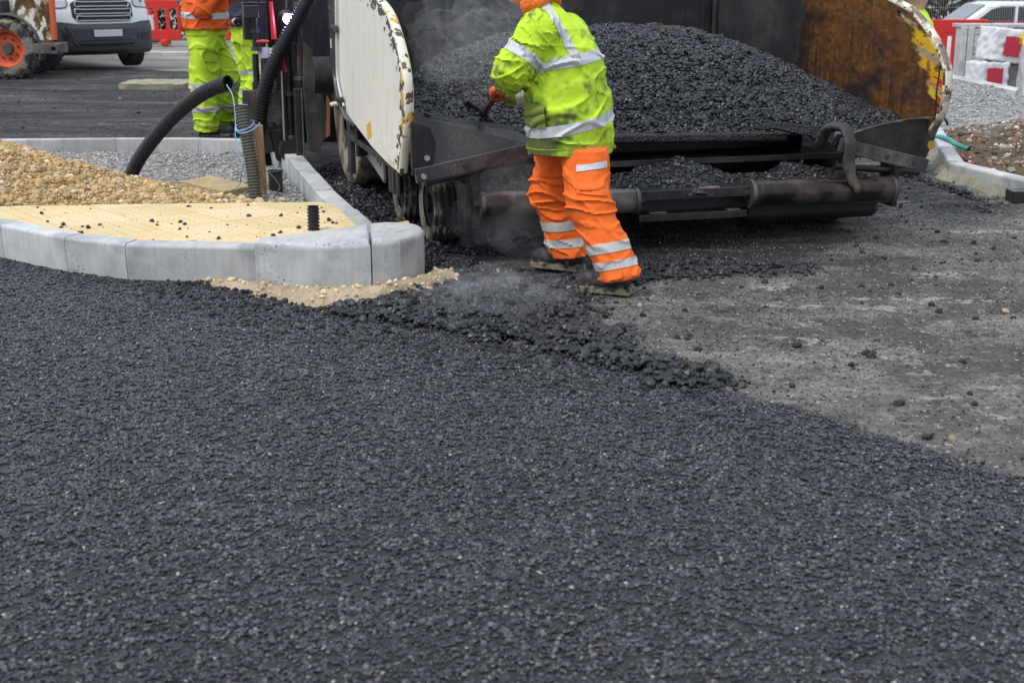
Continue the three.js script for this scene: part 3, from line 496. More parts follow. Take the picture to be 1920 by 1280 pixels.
const rustTex = wingTex((z, y, u, v, o) => {
  const m = pf(u, v, 5, 6, 700), s = pfs(u, v, 90, 4, 5, 710), f = pf(u, v, 60, 5, 720), warm = sstep(0.34, 0.66, 0.62 * m + 0.38 * s + 0.22 * (1 - Math.abs(z + 0.85) / 0.9));
  let c = [0.020, 0.012, 0.011]; c = c.map((x, i) => lerp(x, [0.165, 0.064, 0.012][i], warm * (0.25 + 1.0 * f)));
  const streak = sstep(0.58, 0.72, s) * sstep(0.42, 0.6, f); c = c.map((x, i) => lerp(x, [0.24, 0.115, 0.028][i], streak * 0.35));
  const blk = sstep(0.46, 0.64, pf(u, v, 4, 6, 730)) * 0.9; c = c.map((x, i) => lerp(x, [0.013, 0.012, 0.014][i], blk));
  // old yellow, red and cream paint left near the front edge
  const e = rimD(z, y), wob = 0.06 * (pf(u, v, 18, 4, 740) - 0.5);
  const swipe = (zc, yc, len, wid, ang, col, k) => { const dz = z - zc, dy = y - yc, a = (dz * Math.cos(ang) + dy * Math.sin(ang)) / len, b = (-dz * Math.sin(ang) + dy * Math.cos(ang) + wob * 0.4) / wid, d = Math.max(Math.abs(a), Math.abs(b)) + 0.55 * (pfs(u, v, 24, 60, 3, 750 + k) - 0.5); const br = pfs(u, v, 40, 150, 3, 790 + k), q = (1 - sstep(0.70, 1.05, d + 0.35 * (br - 0.5))) * (1 - 0.75 * sstep(0.56, 0.68, pf(u, v, 50, 4, 795 + k))); c = c.map((x, i) => lerp(x, col[i] * (0.7 + 0.6 * br), q)); };
  if (z > -0.8) {
    swipe(-0.17, 1.125, 0.15, 0.035, -0.22, [0.36, 0.27, 0.17], 1); swipe(-0.08, 0.93, 0.10, 0.02, -0.3, [0.40, 0.22, 0.13], 2);
    swipe(-0.23, 1.205, 0.16, 0.050, -0.28, [0.66, 0.40, 0.015], 3); swipe(-0.12, 1.045, 0.17, 0.038, -0.30, [0.70, 0.38, 0.012], 4); swipe(-0.06, 0.965, 0.11, 0.030, -0.38, [0.66, 0.25, 0.012], 5); swipe(-0.06, 0.885, 0.10, 0.030, -0.38, [0.62, 0.42, 0.03], 6);
    swipe(-0.01, 0.955, 0.04, 0.022, -0.5, [0.50, 0.03, 0.02], 7); swipe(-0.02, 0.85, 0.04, 0.024, -0.5, [0.50, 0.035, 0.02], 8); swipe(-0.02, 0.79, 0.04, 0.022, -0.3, [0.46, 0.03, 0.02], 9); swipe(-0.09, 1.155, 0.05, 0.016, -0.6, [0.66, 0.16, 0.02], 10);
    swipe(-0.42, 1.32, 0.10, 0.022, -0.3, [0.40, 0.30, 0.14], 11);
    const crack = Math.abs(z + 0.035 + 0.02 * Math.sin(y * 9) + wob * 0.5) < 0.008 && y < 1.14 && y > 0.72; if (crack) c = [0.012, 0.011, 0.012];
  }
  void e; o[0] = c[0]; o[1] = c[1]; o[2] = c[2]; o[3] = 0.5 + 0.4 * (f - 0.5) + 0.2 * (s - 0.5); o[4] = 0.55 + 0.5 * f;
});
M.whiteSkin = tmat(whiteTex, 0.0015, 0.55);
M.rustLiner = tmat(rustTex, 0.003, 0.7, { metalness: 0.1 });
T.rim = texPair(512, 0.5, (u, v, o) => { const c = pf(u, v, 16, 6, 800), r = pf(u, v, 9, 3, 810), gm = pf(u, v, 8, 5, 805), k = sstep(0.55, 0.62, c + 0.25 * (gm - 0.5)), red = sstep(0.70, 0.74, r) * 0.55; o[0] = lerp(0.66, 0.06, k); o[1] = lerp(0.60, 0.045, k); o[2] = lerp(0.48, 0.03, k); { const q = 0.75 * sstep(0.38, 0.68, gm); o[0] = lerp(o[0], 0.20, q); o[1] = lerp(o[1], 0.155, q); o[2] = lerp(o[2], 0.10, q); } o[0] = lerp(o[0], 0.5, red); o[1] = lerp(o[1], 0.16, red); o[2] = lerp(o[2], 0.13, red); o[3] = 1 - k * 0.7; o[4] = 0.7; });
M.rim = tmat(T.rim, 0.003, 0.65);
T.rimWhite = texPair(512, 0.6, (u, v, o) => { const k = sstep(0.60, 0.66, pf(u, v, 18, 6, 820)), y = sstep(0.64, 0.67, pfs(u, v, 4, 4, 3, 830)), g = pf(u, v, 6, 5, 835); o[0] = 0.72 - 0.12 * g; o[1] = 0.68 - 0.13 * g; o[2] = 0.57 - 0.14 * g; o[0] = lerp(o[0], 0.60, y); o[1] = lerp(o[1], 0.36, y); o[2] = lerp(o[2], 0.04, y); o[0] = lerp(o[0], 0.07, k); o[1] = lerp(o[1], 0.055, k); o[2] = lerp(o[2], 0.04, k); o[3] = 1 - k * 0.7; o[4] = 0.75; });
M.rimWhite = tmat(T.rimWhite, 0.003, 0.65);

T.roll = texPair(512, 0.6, (u, v, o) => { const m = pf(u, v, 6, 5, 850), k = sstep(0.35, 0.75, m) * 0.8, s = pn(u * 200, v * 200, 200, 860); o[0] = lerp(0.04, 0.20, k) * (0.8 + 0.4 * s); o[1] = lerp(0.028, 0.165, k) * (0.8 + 0.4 * s); o[2] = lerp(0.026, 0.135, k) * (0.8 + 0.4 * s); o[3] = m; o[4] = lerp(0.45, 0.9, k); });
  M.roll = tmat(T.roll, 0.002, 0.75, { metalness: 0.3 }); M.roll2 = tmat(T.roll, 0.002, 0.5, { metalness: 0.4, color: lin(0.45, 0.38, 0.36) });
const PVX = 1.0587, PVZ = -7.876, PVA = THREE.MathUtils.degToRad(16), PC = Math.cos(PVA), PS = Math.sin(PVA);
const toWorld = (x, y, z) => [PVX + x * PC + z * PS, y, PVZ - x * PS + z * PC];
const pv = thing('asphalt_paver', 'asphalt paver with a wide open hopper full of black asphalt and a white side wing', 'paver', [PVX, 0, PVZ], PVA);
const part = (name, geo, m, parent = pv) => mesh(name, geo, m, parent);
const LB = (w, h, d, x, y, z, rx = 0, ry = 0, rz = 0, r = 0.006) => bx(w, h, d, x, y, z, rx, ry, rz, r);
const bolts = (list, r = 0.014, dark = false, parent = pv) => list.forEach(([x, y, z, ax]) => part('bolt', uvBox(at(new THREE.CylinderGeometry(r, r * 1.05, 0.016, 6), x, y, z, ax === 'x' ? 0 : Math.PI / 2, 0, ax === 'x' ? Math.PI / 2 : 0)), dark ? M.boltDark : M.bolt, parent));
// side wings: outer skin, liner, rounded rim
{
  const outline = [...rimPts.map((p) => [...p]).reverse(), [-2.42, 1.68], [-2.46, 0.93], [-2.12, 0.70], [-1.0, 0.565], [-0.5, 0.53]].map(([z, y]) => [z, y]);
  const slot = [[-0.585, 1.392], [-0.493, 1.358], [-0.494, 1.315], [-0.58, 1.348]];
  const plate = (x0, th) => { const g = extr(outline, th, 0.003, 1, x0 > 0 ? [slot] : []); g.rotateY(-Math.PI / 2); g.translate(x0 + th, 0, 0); return g; };   // shape x -> z
  const spl = new THREE.CatmullRomCurve3(rimPts.map(([z, y]) => V(0, y, z)), false, 'centripetal');
  for (const sx of [-1, 1]) {
    const w = part('wing', wingUV(plate(sx < 0 ? -1.72 : 1.695, 0.025)), M.whiteSkin); w.userData.label = sx < 0 ? 'white outer wing panel with chipped yellow-spotted edge' : 'hopper wing with rusty inside';
    part('wing_liner', wingUV(plate(sx < 0 ? -1.690 : 1.662, 0.027)), M.rustLiner, w);
    const rg = new THREE.TubeGeometry(spl, 90, sx < 0 ? 0.017 : 0.024, 10, false); rg.scale(sx < 0 ? 1.7 : 1.35, 1, 1); rg.translate(sx * 1.692, 0, 0); part('wing_rim', uvBox(rg), sx < 0 ? M.rimWhite : M.rim, w);
    // angled rear part of the hopper side, back to the bulkhead
    const bxc = sx < 0 ? -0.95 : 1.20, a = [sx * 1.68, -1.86], b = [bxc, -2.36], len = Math.hypot(b[0] - a[0], b[1] - a[1]);
    const q = LB(len, 1.45, 0.025, 0, 1.125, 0); at(q, (a[0] + b[0]) / 2, 0, (a[1] + b[1]) / 2, 0, Math.atan2(-(b[1] - a[1]), b[0] - a[0]), 0); part('hopper_corner_plate', q, sx < 0 ? M.sootDark : M.soot);
    part('corner_strip', LB(0.03, 1.4, 0.02, bxc - sx * 0.03, 1.15, -2.33), M.steelGrey);
  }
  part('bulkhead', LB(2.3, 1.5, 0.04, 0.12, 1.15, -2.39), M.sootDark);
  part('hopper_floor', LB(3.36, 0.04, 2.1, 0, 0.50, -1.36), M.sootDark);
}
// hydraulic pipe and clamps on the white wing
{
  part('hydraulic_pipe', uvBox(tube([[-1.742, 1.75, -2.26], [-1.742, 1.44, -2.28], [-1.742, 1.1, -2.33], [-1.742, 0.93, -2.34], [-1.742, 0.80, -2.22], [-1.742, 0.70, -2.02], [-1.735, 0.655, -1.85], [-1.70, 0.63, -1.72]], 0.018, 50, 8)), M.steelGrey);
  part('hydraulic_pipe', uvBox(tube([[-1.738, 1.75, -2.18], [-1.738, 1.44, -2.2], [-1.738, 1.1, -2.24], [-1.738, 0.92, -2.25], [-1.738, 0.82, -2.16], [-1.738, 0.73, -2.0]], 0.009, 40, 6)), mat(0.55, 0.56, 0.53, 0.5));
  part('pipe_hose', uvBox(tube([[-1.75, 1.80, -2.36], [-1.755, 1.5, -2.33], [-1.748, 1.33, -2.30]], 0.013, 20, 6)), M.rubber);
  for (const [y, z] of [[1.245, -2.29], [0.765, -2.13]]) { const c = part('pipe_clamp', LB(0.03, 0.05, 0.14, -1.748, y, z + 0.03), M.steelGrey); part('clamp_bolt', uvBox(at(new THREE.CylinderGeometry(0.012, 0.012, 0.02, 6), -1.765, y, z + 0.08, 0, 0, Math.PI / 2)), M.boltDark, c); part('clamp_bolt', uvBox(at(new THREE.CylinderGeometry(0.012, 0.012, 0.02, 6), -1.765, y, z - 0.02, 0, 0, Math.PI / 2)), M.boltDark, c); }
  part('grease_pin', uvBox(cyl([-1.72, 0.735, -2.24], [-1.79, 0.72, -2.27], 0.016)), mat(0.6, 0.56, 0.46, 0.6));
  part('warning_sticker', LB(0.003, 0.10, 0.17, -1.7225, 0.66, -1.10, -0.25, 0, 0, 0.001), mat(0.62, 0.33, 0.04, 0.6));
}
// front edge of the hopper
{
  const plate4 = (p, th = 0.02) => { const a = p.map((q) => V(...q)), n = a[1].clone().sub(a[0]).cross(a[3].clone().sub(a[0])).normalize().multiplyScalar(th), pos = [], f = [[0, 1, 2, 3], [7, 6, 5, 4], [0, 4, 5, 1], [1, 5, 6, 2], [2, 6, 7, 3], [3, 7, 4, 0]], P = [...a, ...a.map((v) => v.clone().sub(n))]; for (const q of f) for (const k of [q[0], q[1], q[2], q[0], q[2], q[3]]) pos.push(...P[k].toArray()); const g = new THREE.BufferGeometry(); g.setAttribute('position', new THREE.Float32BufferAttribute(pos, 3)); g.computeVertexNormals(); return uvBox(g); };
  const apron = part('front_apron', plate4([[-1.67, 0.53, -0.03], [-0.88, 0.655, -0.10], [-0.84, 0.72, -0.34], [-1.67, 0.86, -0.30]]), M.soot);
  part('apron_bracket', (() => { const g = extr([[0, 0], [0.12, 0.04], [0.14, 0.18], [0.10, 0.27], [0, 0.30]], 0.02, 0.003, 1); g.translate(-1.685, 0.53, 0.0); return uvBox(g); })(), M.soot, apron);
  bolts([[-1.60, 0.625, 0.026]], 0.017, false, apron);
  const bar = part('apron_bar', LB(0.80, 0.085, 0.03, -1.275, 0.592, 0.0, 0, 0.07, 0.165), M.steelGrey);
  bolts([[-1.625, 0.527, 0.05]], 0.016, false, bar); bolts([[-1.38, 0.575, 0.03]], 0.018, true, bar); bolts([[-1.03, 0.635, 0.008]], 0.012, true, bar);
  part('apron_rod', uvBox(cyl([-1.6, 0.47, -0.03], [-0.86, 0.61, -0.10], 0.012)), M.sootDark);
  part('front_beam', LB(1.70, 0.06, 0.07, -0.08, 0.652, -0.30, 0, 0, -0.02, 0.02), M.tar);
  part('front_baffle', LB(2.2, 0.42, 0.03, 0.0, 0.44, -0.72), M.sootDark);
  // torn rubber flaps and the turned down end on the right
  part('rubber_flap', (() => { const g = extr([[0.50, 0.70], [0.56, 0.728], [0.66, 0.735], [0.78, 0.715], [0.92, 0.70], [1.05, 0.708], [1.06, 0.66], [1.01, 0.59], [0.965, 0.555], [0.93, 0.60], [0.88, 0.637], [0.76, 0.66], [0.64, 0.69], [0.55, 0.685]], 0.02, 0.006, 2); g.rotateX(-0.25); g.translate(0, 0.02, -0.06); return uvBox(g); })(), M.tar);
  const hk = []; const hc = curve([[0.93, 0.60, -0.26], [0.95, 0.70, -0.20], [1.02, 0.705, -0.13], [1.035, 0.62, -0.08], [1.03, 0.50, -0.07], [1.05, 0.40, -0.05], [1.075, 0.345, -0.03]]);
  for (let i = 0; i < 70; i++) { const p = hc.getPointAt(i / 69), w = (i < 54 ? 0.052 : 0.052 - (i - 54) * 0.0018) + 0.004 * n3(i * 0.2, 0, 0); hk.push(at(new THREE.SphereGeometry(1, 10, 6).scale(w, 0.030, 0.018), p.x, p.y, p.z, 0, 0.3, 0)); }
  part('rubber_strap', uvBox(at(merge(hk), 0, 0, 0.10)), tmat(T.soot, 0.010, 0.8, { color: lin(2.2, 2.15, 2.0) }));
  const fl = part('front_flap', (() => { const g = extr([[0.99, 0.60], [1.58, 0.47], [1.66, 0.47], [1.70, 0.56], [1.755, 0.70], [1.74, 0.728], [1.60, 0.742], [1.45, 0.735], [1.30, 0.715], [1.15, 0.685], [1.02, 0.66]], 0.022, 0.004, 1); g.translate(0, 0, -0.06); g.rotateY(0.05); return uvBox(g); })(), M.sootDark);
  part('flap_edge', uvBox(tube([[1.02, 0.668, 0.0], [1.15, 0.692, -0.02], [1.30, 0.722, -0.03], [1.45, 0.742, -0.04], [1.60, 0.749, -0.05], [1.74, 0.735, -0.06], [1.76, 0.70, -0.06]], 0.008, 40, 6)), M.roll, fl);
  const b2 = part('flap_bar', LB(0.66, 0.085, 0.026, 1.28, 0.535, 0.005, 0, 0.05, -0.24), M.steelGrey, fl);
  void b2; bolts([[1.10, 0.578, 0.025], [1.30, 0.530, 0.02], [1.50, 0.482, 0.01]], 0.015, true, fl);
  part('flap_stain', uvBox(at(new THREE.CylinderGeometry(0.028, 0.028, 0.004, 14), 1.645, 0.58, -0.045, Math.PI / 2 - 0.1, 0, 0)), mat(0.26, 0.20, 0.02, 0.7), fl);
  part('flap_rod', uvBox(cyl([1.02, 0.46, -0.12], [1.62, 0.40, -0.12], 0.02)), M.sootDark);
}
// push rollers and their beam
{
  const rol = (x0, y0, x1, y1, r, z, m) => { const o = part('push_roller', uvBox(cyl([x0, y0, z], [x1, y1, z], r, r, 28)), m); for (const [x, y] of [[x0, y0], [x1, y1]]) { part('roller_collar', uvBox(cyl([x - 0.012, y, z], [x + 0.012, y, z], r * 1.10, r * 1.10, 24)), M.steelGrey, o); part('roller_pin', uvBox(cyl([x - 0.05, y, z], [x + 0.05, y, z], r * 0.45, r * 0.45, 12)), M.soot, o); } return o; };
  rol(-1.28, 0.345, -0.34, 0.322, 0.073, -0.02, M.roll); rol(0.40, 0.335, 1.36, 0.318, 0.080, -0.02, M.roll2);
  const beam = part('roller_beam', LB(2.5, 0.16, 0.20, 0.0, 0.30, -0.30), M.sootDark);
  part('beam_bracket', LB(0.72, 0.06, 0.16, 0.03, 0.352, -0.07), M.soot, beam); part('beam_bracket', LB(0.70, 0.045, 0.12, 0.03, 0.215, -0.06), M.soot, beam); part('beam_bracket', LB(0.68, 0.10, 0.04, 0.03, 0.285, -0.13), M.sootDark, beam);
  part('worn_strip', LB(0.11, 0.012, 0.05, -0.19, 0.242, -0.04), M.plateGrey, beam); part('worn_strip', LB(0.09, 0.012, 0.05, 0.30, 0.240, -0.04), M.plateGrey, beam); part('worn_strip', LB(0.13, 0.03, 0.05, 0.13, 0.372, -0.025), M.plateGrey, beam);
  part('roller_arm', LB(0.035, 0.30, 0.20, -1.36, 0.32, -0.10, 0, 0, 0.02), M.soot); part('roller_arm', LB(0.035, 0.26, 0.18, 1.42, 0.33, -0.14), M.sootDark);
  part('tow_box', (() => uvBox(at(rbox(0.95, 0.19, 0.42, 0.06, 4), 0.95, 0.20, -0.42)))(), M.sootDark);
  part('under_pan', LB(2.3, 0.06, 1.6, 0, 0.36, -1.3), M.sootDark);
}
// wheels
function wheel(x, y, z, r, w, name, rimR, grooves) {
  const o = part(name, (() => { const pts = []; const h = w / 2, sh = r * 0.10; pts.push([rimR, -h * 0.86]); pts.push([r - sh * 1.6, -h]); pts.push([r - sh * 0.5, -h * 0.95]); for (let i = 0; i <= 10; i++) { const t = -0.86 + 1.72 * i / 10; pts.push([r - 0.012 * t * t - (grooves && i % 3 === 1 ? 0.012 : 0), h * t]); } pts.push([r - sh * 0.5, h * 0.95]); pts.push([r - sh * 1.6, h]); pts.push([rimR, h * 0.86]); const g = new THREE.LatheGeometry(pts.map((p) => new THREE.Vector2(...p)), 44); g.rotateZ(Math.PI / 2); g.translate(x, y, z); return uvBox(g); })(), M.tyreDusty);
  part('wheel_disc', uvBox(cyl([x - w * 0.38, y, z], [x + w * 0.38, y, z], rimR * 1.02, rimR * 1.02, 28)), M.soot, o); part('hub', uvBox(cyl([x - w * 0.5, y, z], [x + w * 0.5, y, z], rimR * 0.4, rimR * 0.36, 20)), M.soot, o);
  return o;
}
for (const [x, z] of [[-1.37, -0.68], [-1.39, -1.46], [1.33, -0.75], [1.33, -1.5]]) wheel(x, 0.255, z, 0.255, 0.17, 'front_wheel', 0.15, true);
for (const sx of [-1, 1]) wheel(sx * 1.33, 0.70, -3.16, 0.70, 0.44, 'drive_wheel', 0.36, true);
part('wheel_arm', LB(0.05, 0.16, 1.0, -1.235, 0.27, -1.07), M.soot); part('wheel_fork', LB(0.03, 0.40, 0.07, -1.20, 0.33, -0.55, 0, 0, -0.04), M.steelGrey); part('wheel_fork', (() => { const g = extr([[0, 0], [0.09, 0.02], [0.12, 0.12], [0.08, 0.21], [0.02, 0.23]], 0.02, 0.004, 1); g.translate(-1.255, 0.10, -0.53); return uvBox(g); })(), M.plateGrey);
part('fork_bolt', uvBox(at(new THREE.CylinderGeometry(0.016, 0.016, 0.03, 8), -1.20, 0.36, -0.5, Math.PI / 2, 0, 0)), M.bolt);
// flank below the white wing: grey stencilled plate, slotted plates
{
  const cv = document.createElement('canvas'); cv.width = 256; cv.height = 128; const c = cv.getContext('2d'); c.fillStyle = '#8b8b88'; c.fillRect(0, 0, 256, 128); c.fillStyle = '#26262a'; c.font = 'bold 74px sans-serif'; c.save(); c.translate(40, 92); c.rotate(0.12); c.fillText('5', 0, 0); c.restore(); c.fillText('•', 104, 84); c.fillText('68', 150, 92);
  const t = new THREE.CanvasTexture(cv); t.colorSpace = THREE.SRGBColorSpace;
  const st = part('stencil_plate', (() => { const g = new THREE.PlaneGeometry(0.62, 0.24); g.rotateY(-Math.PI / 2); return at(g, -1.5995, 0.47, -1.62, 0.14, 0, 0); })(), new THREE.MeshStandardMaterial({ map: t, roughness: 0.8 }));
  part('side_plate', LB(0.02, 0.27, 0.66, -1.588, 0.47, -1.62, 0.14), M.plateGrey, st);
  for (const z of [-1.22, -1.12, -0.98]) part('slotted_plate', LB(0.02, 0.34, 0.07, -1.57, 0.42, z), M.steelGrey);
  part('flank_rail', LB(0.05, 0.08, 2.1, -1.54, 0.60, -1.2, 0.06), M.sootDark); part('flank_box', LB(0.28, 0.30, 1.3, -1.36, 0.55, -1.75), M.sootDark);
}
// chassis, engine housing, platform, screed (mostly behind or above the frame)
part('chassis', LB(1.9, 0.55, 4.6, 0, 0.72, -4.6), M.sootDark);
part('engine_housing', LB(2.5, 0.95, 2.2, 0, 1.52, -3.75, 0, 0, 0, 0.05), mat(0.55, 0.54, 0.50, 0.5));
part('tunnel_plate', LB(2.4, 0.7, 0.05, 0.1, 0.95, -2.62), M.sootDark);
part('platform', LB(2.6, 0.10, 1.9, 0, 1.45, -5.6), M.steelGrey); part('canopy', LB(2.5, 0.08, 2.6, 0, 3.0, -5.2, 0, 0, 0, 0.03), mat(0.6, 0.6, 0.56, 0.5));
for (const x of [-1.15, 1.15]) for (const z of [-4.1, -6.3]) part('canopy_post', uvBox(cyl([x, 1.4, z], [x, 3.0, z], 0.03)), M.soot);
part('screed', LB(3.5, 0.42, 0.9, 0, 0.30, -6.6, 0, 0, 0, 0.03), M.soot);
// left flank machinery behind the white wing
{
  const P = (name, g, m, par) => part(name, uvBox(g), m, par);
  const body = part('side_panel', (() => { const g = extr([[-3.02, 0.62], [-2.98, 0.95], [-2.90, 1.02], [-2.66, 1.02], [-2.60, 0.92], [-2.56, 0.2], [-2.42, 0.2], [-2.42, 1.75], [-3.30, 1.75], [-3.30, 0.62]], 0.03, 0.003, 1); g.rotateY(-Math.PI / 2); g.translate(-1.60, 0, 0); return uvBox(g); })(), tmat(T.soot, 0.003, 0.55, { color: lin(2.2, 2.1, 2.3), metalness: 0.2 }));
  part('rust_patch', LB(0.004, 0.16, 0.10, -1.634, 1.09, -2.60, 0, 0, 0, 0.001), mat(0.20, 0.085, 0.03, 0.9), body);
  part('panel_sticker', LB(0.004, 0.16, 0.06, -1.634, 1.32, -2.80, 0, 0, 0, 0.001), mat(0.62, 0.32, 0.03, 0.6), body); part('panel_sticker', LB(0.004, 0.07, 0.05, -1.634, 1.10, -3.2, 0, 0, 0, 0.001), mat(0.6, 0.57, 0.48, 0.6), body);
  part('panel_strip', LB(0.02, 0.035, 0.75, -1.645, 1.49, -2.75, -0.35), M.plateGrey, body);
  P('pivot_drum', cyl([-1.78, 0.86, -3.25], [-1.5, 0.86, -3.25], 0.14, 0.14, 24), M.soot);
  // tall cylinders and rods
  const colr2 = [[-1.80, 1.40, 0.78, 0.036, -3.86, M.steelGrey], [-1.89, 1.14, 0.30, 0.032, -3.9, M.soot], [-1.985, 1.05, 0.42, 0.020, -3.95, M.plateGrey], [-2.06, 0.95, 0.40, 0.040, -4.0, M.soot], [-2.13, 0.98, 0.42, 0.026, -4.1, M.sootDark], [-1.95, 1.0, 0.1, 0.014, -3.86, M.steelGrey], [-2.11, 1.35, 1.0, 0.03, -4.2, M.soot]];
  for (const [x, y1, y0, r, z, m] of colr2) { const c = P('lift_cylinder', cyl([x, y0, z], [x, y1, z], r, r, 16), m); P('cylinder_collar', cyl([x, y0 + (y1 - y0) * 0.42, z], [x, y0 + (y1 - y0) * 0.42 + 0.03, z], r * 1.35, r * 1.35, 14), M.steelGrey, c); P('cylinder_collar', cyl([x, y0, z], [x, y0 + 0.03, z], r * 1.5, r * 1.5, 14), M.plateGrey, c); }
  P('cylinder_rod', cyl([-1.80, 0.78, -3.86], [-1.80, 0.30, -3.86], 0.05, 0.045, 16), M.sootDark);
  part('tow_arm', LB(0.50, 0.26, 0.06, -2.02, 0.56, -3.95, 0, 0, -0.05), M.steelGrey); part('tow_arm_side', LB(0.06, 0.20, 1.6, -1.78, 0.55, -4.7), M.soot);
  part('end_lever', (() => { const g = extr([[0, 0.0], [0.08, -0.02], [0.16, 0.14], [0.17, 0.28], [0.06, 0.80], [0.0, 0.86], [-0.02, 0.5]], 0.03, 0.004, 1); g.translate(-1.80, 0.24, -3.55); return uvBox(g); })(), tmat(T.soot, 0.003, 0.55, { color: lin(2.6, 2.4, 2.3) }));
  part('lever_edge', (() => { const g = extr([[0, 0], [0.035, 0.02], [0.045, 0.30], [0.02, 0.34]], 0.034, 0.003, 1); g.translate(-1.655, 0.34, -3.552); return uvBox(g); })(), mat(0.34, 0.14, 0.05, 0.8));
  part('end_gate', LB(0.05, 0.62, 0.10, -1.86, 0.42, -3.62), M.soot); part('end_gate_strip', LB(0.012, 0.56, 0.03, -1.83, 0.46, -3.56), M.plateGrey);
  P('chain', cyl([-1.955, 0.86, -3.80], [-1.955, 0.18, -3.80], 0.008, 0.008, 6), M.bolt);
  for (const [x, y] of [[-2.10, 0.30], [-1.98, 0.24], [-1.88, 0.22]]) part('auger_bracket', LB(0.10, 0.24, 0.16, x, y, -4.0, 0, 0, 0.2), M.sootDark);
  P('auger_motor', cyl([-1.92, 0.22, -3.7], [-1.92, 0.22, -4.1], 0.09, 0.09, 18), M.sootDark);
  part('top_rail', LB(0.75, 0.05, 0.05, -1.85, 1.435, -4.2), M.steelGrey); part('control_box', LB(0.20, 0.30, 0.16, -2.10, 1.24, -4.3), M.soot); part('control_box', LB(0.12, 0.10, 0.12, -2.15, 1.32, -4.1), M.blackPlastic);
  P('red_lever', cyl([-1.99, 1.40, -4.05], [-1.975, 1.10, -4.05], 0.016, 0.022, 10), mat(0.5, 0.02, 0.02, 0.5)); P('red_lever', cyl([-2.12, 1.08, -4.05], [-2.02, 1.08, -4.05], 0.014, 0.014, 8), mat(0.5, 0.02, 0.03, 0.5)); P('red_lever', cyl([-1.93, 0.93, -3.9], [-1.91, 0.84, -3.86], 0.016, 0.012, 8), mat(0.55, 0.02, 0.02, 0.5));
  part('canister', (() => uvBox(at(new THREE.CylinderGeometry(0.05, 0.05, 0.17, 18), -2.05, 0.94, -4.25)))(), mat(0.62, 0.58, 0.50, 0.6)); part('canister_cap', uvBox(cyl([-2.05, 1.03, -4.25], [-2.05, 1.07, -4.25], 0.025)), M.blackPlastic);
  part('rear_panel', LB(0.62, 1.3, 0.05, -1.62, 0.85, -4.45), M.sootDark); part('rear_panel', LB(0.30, 0.55, 0.05, -1.98, 0.45, -4.5), M.sootDark); part('rear_panel', LB(0.25, 0.42, 0.05, -1.86, 1.22, -4.5), M.soot);
  // lit work light
  const wl = P('work_light', at(new THREE.SphereGeometry(0.075, 20, 12), -1.855, 1.265, -4.12), M.blackPlastic); P('light_bracket', cyl([-1.855, 1.33, -4.12], [-1.84, 1.5, -4.2], 0.012), M.soot, wl);
  const lens = P('light_lens', at(new THREE.CylinderGeometry(0.042, 0.042, 0.02, 20), -1.855, 1.262, -4.048, Math.PI / 2, 0, 0), new THREE.MeshStandardMaterial({ color: 0xffffff, emissive: lin(0.5, 0.5, 1.0), emissiveIntensity: 1.7, roughness: 0.3 }), wl);
  void lens; const pl = new THREE.PointLight(lin(0.45, 0.45, 1), 0.35); pl.name = 'work_light_glow'; pl.position.set(...toWorld(-1.85, 1.262, -3.99)); pl.castShadow = true; scene.add(pl);
}
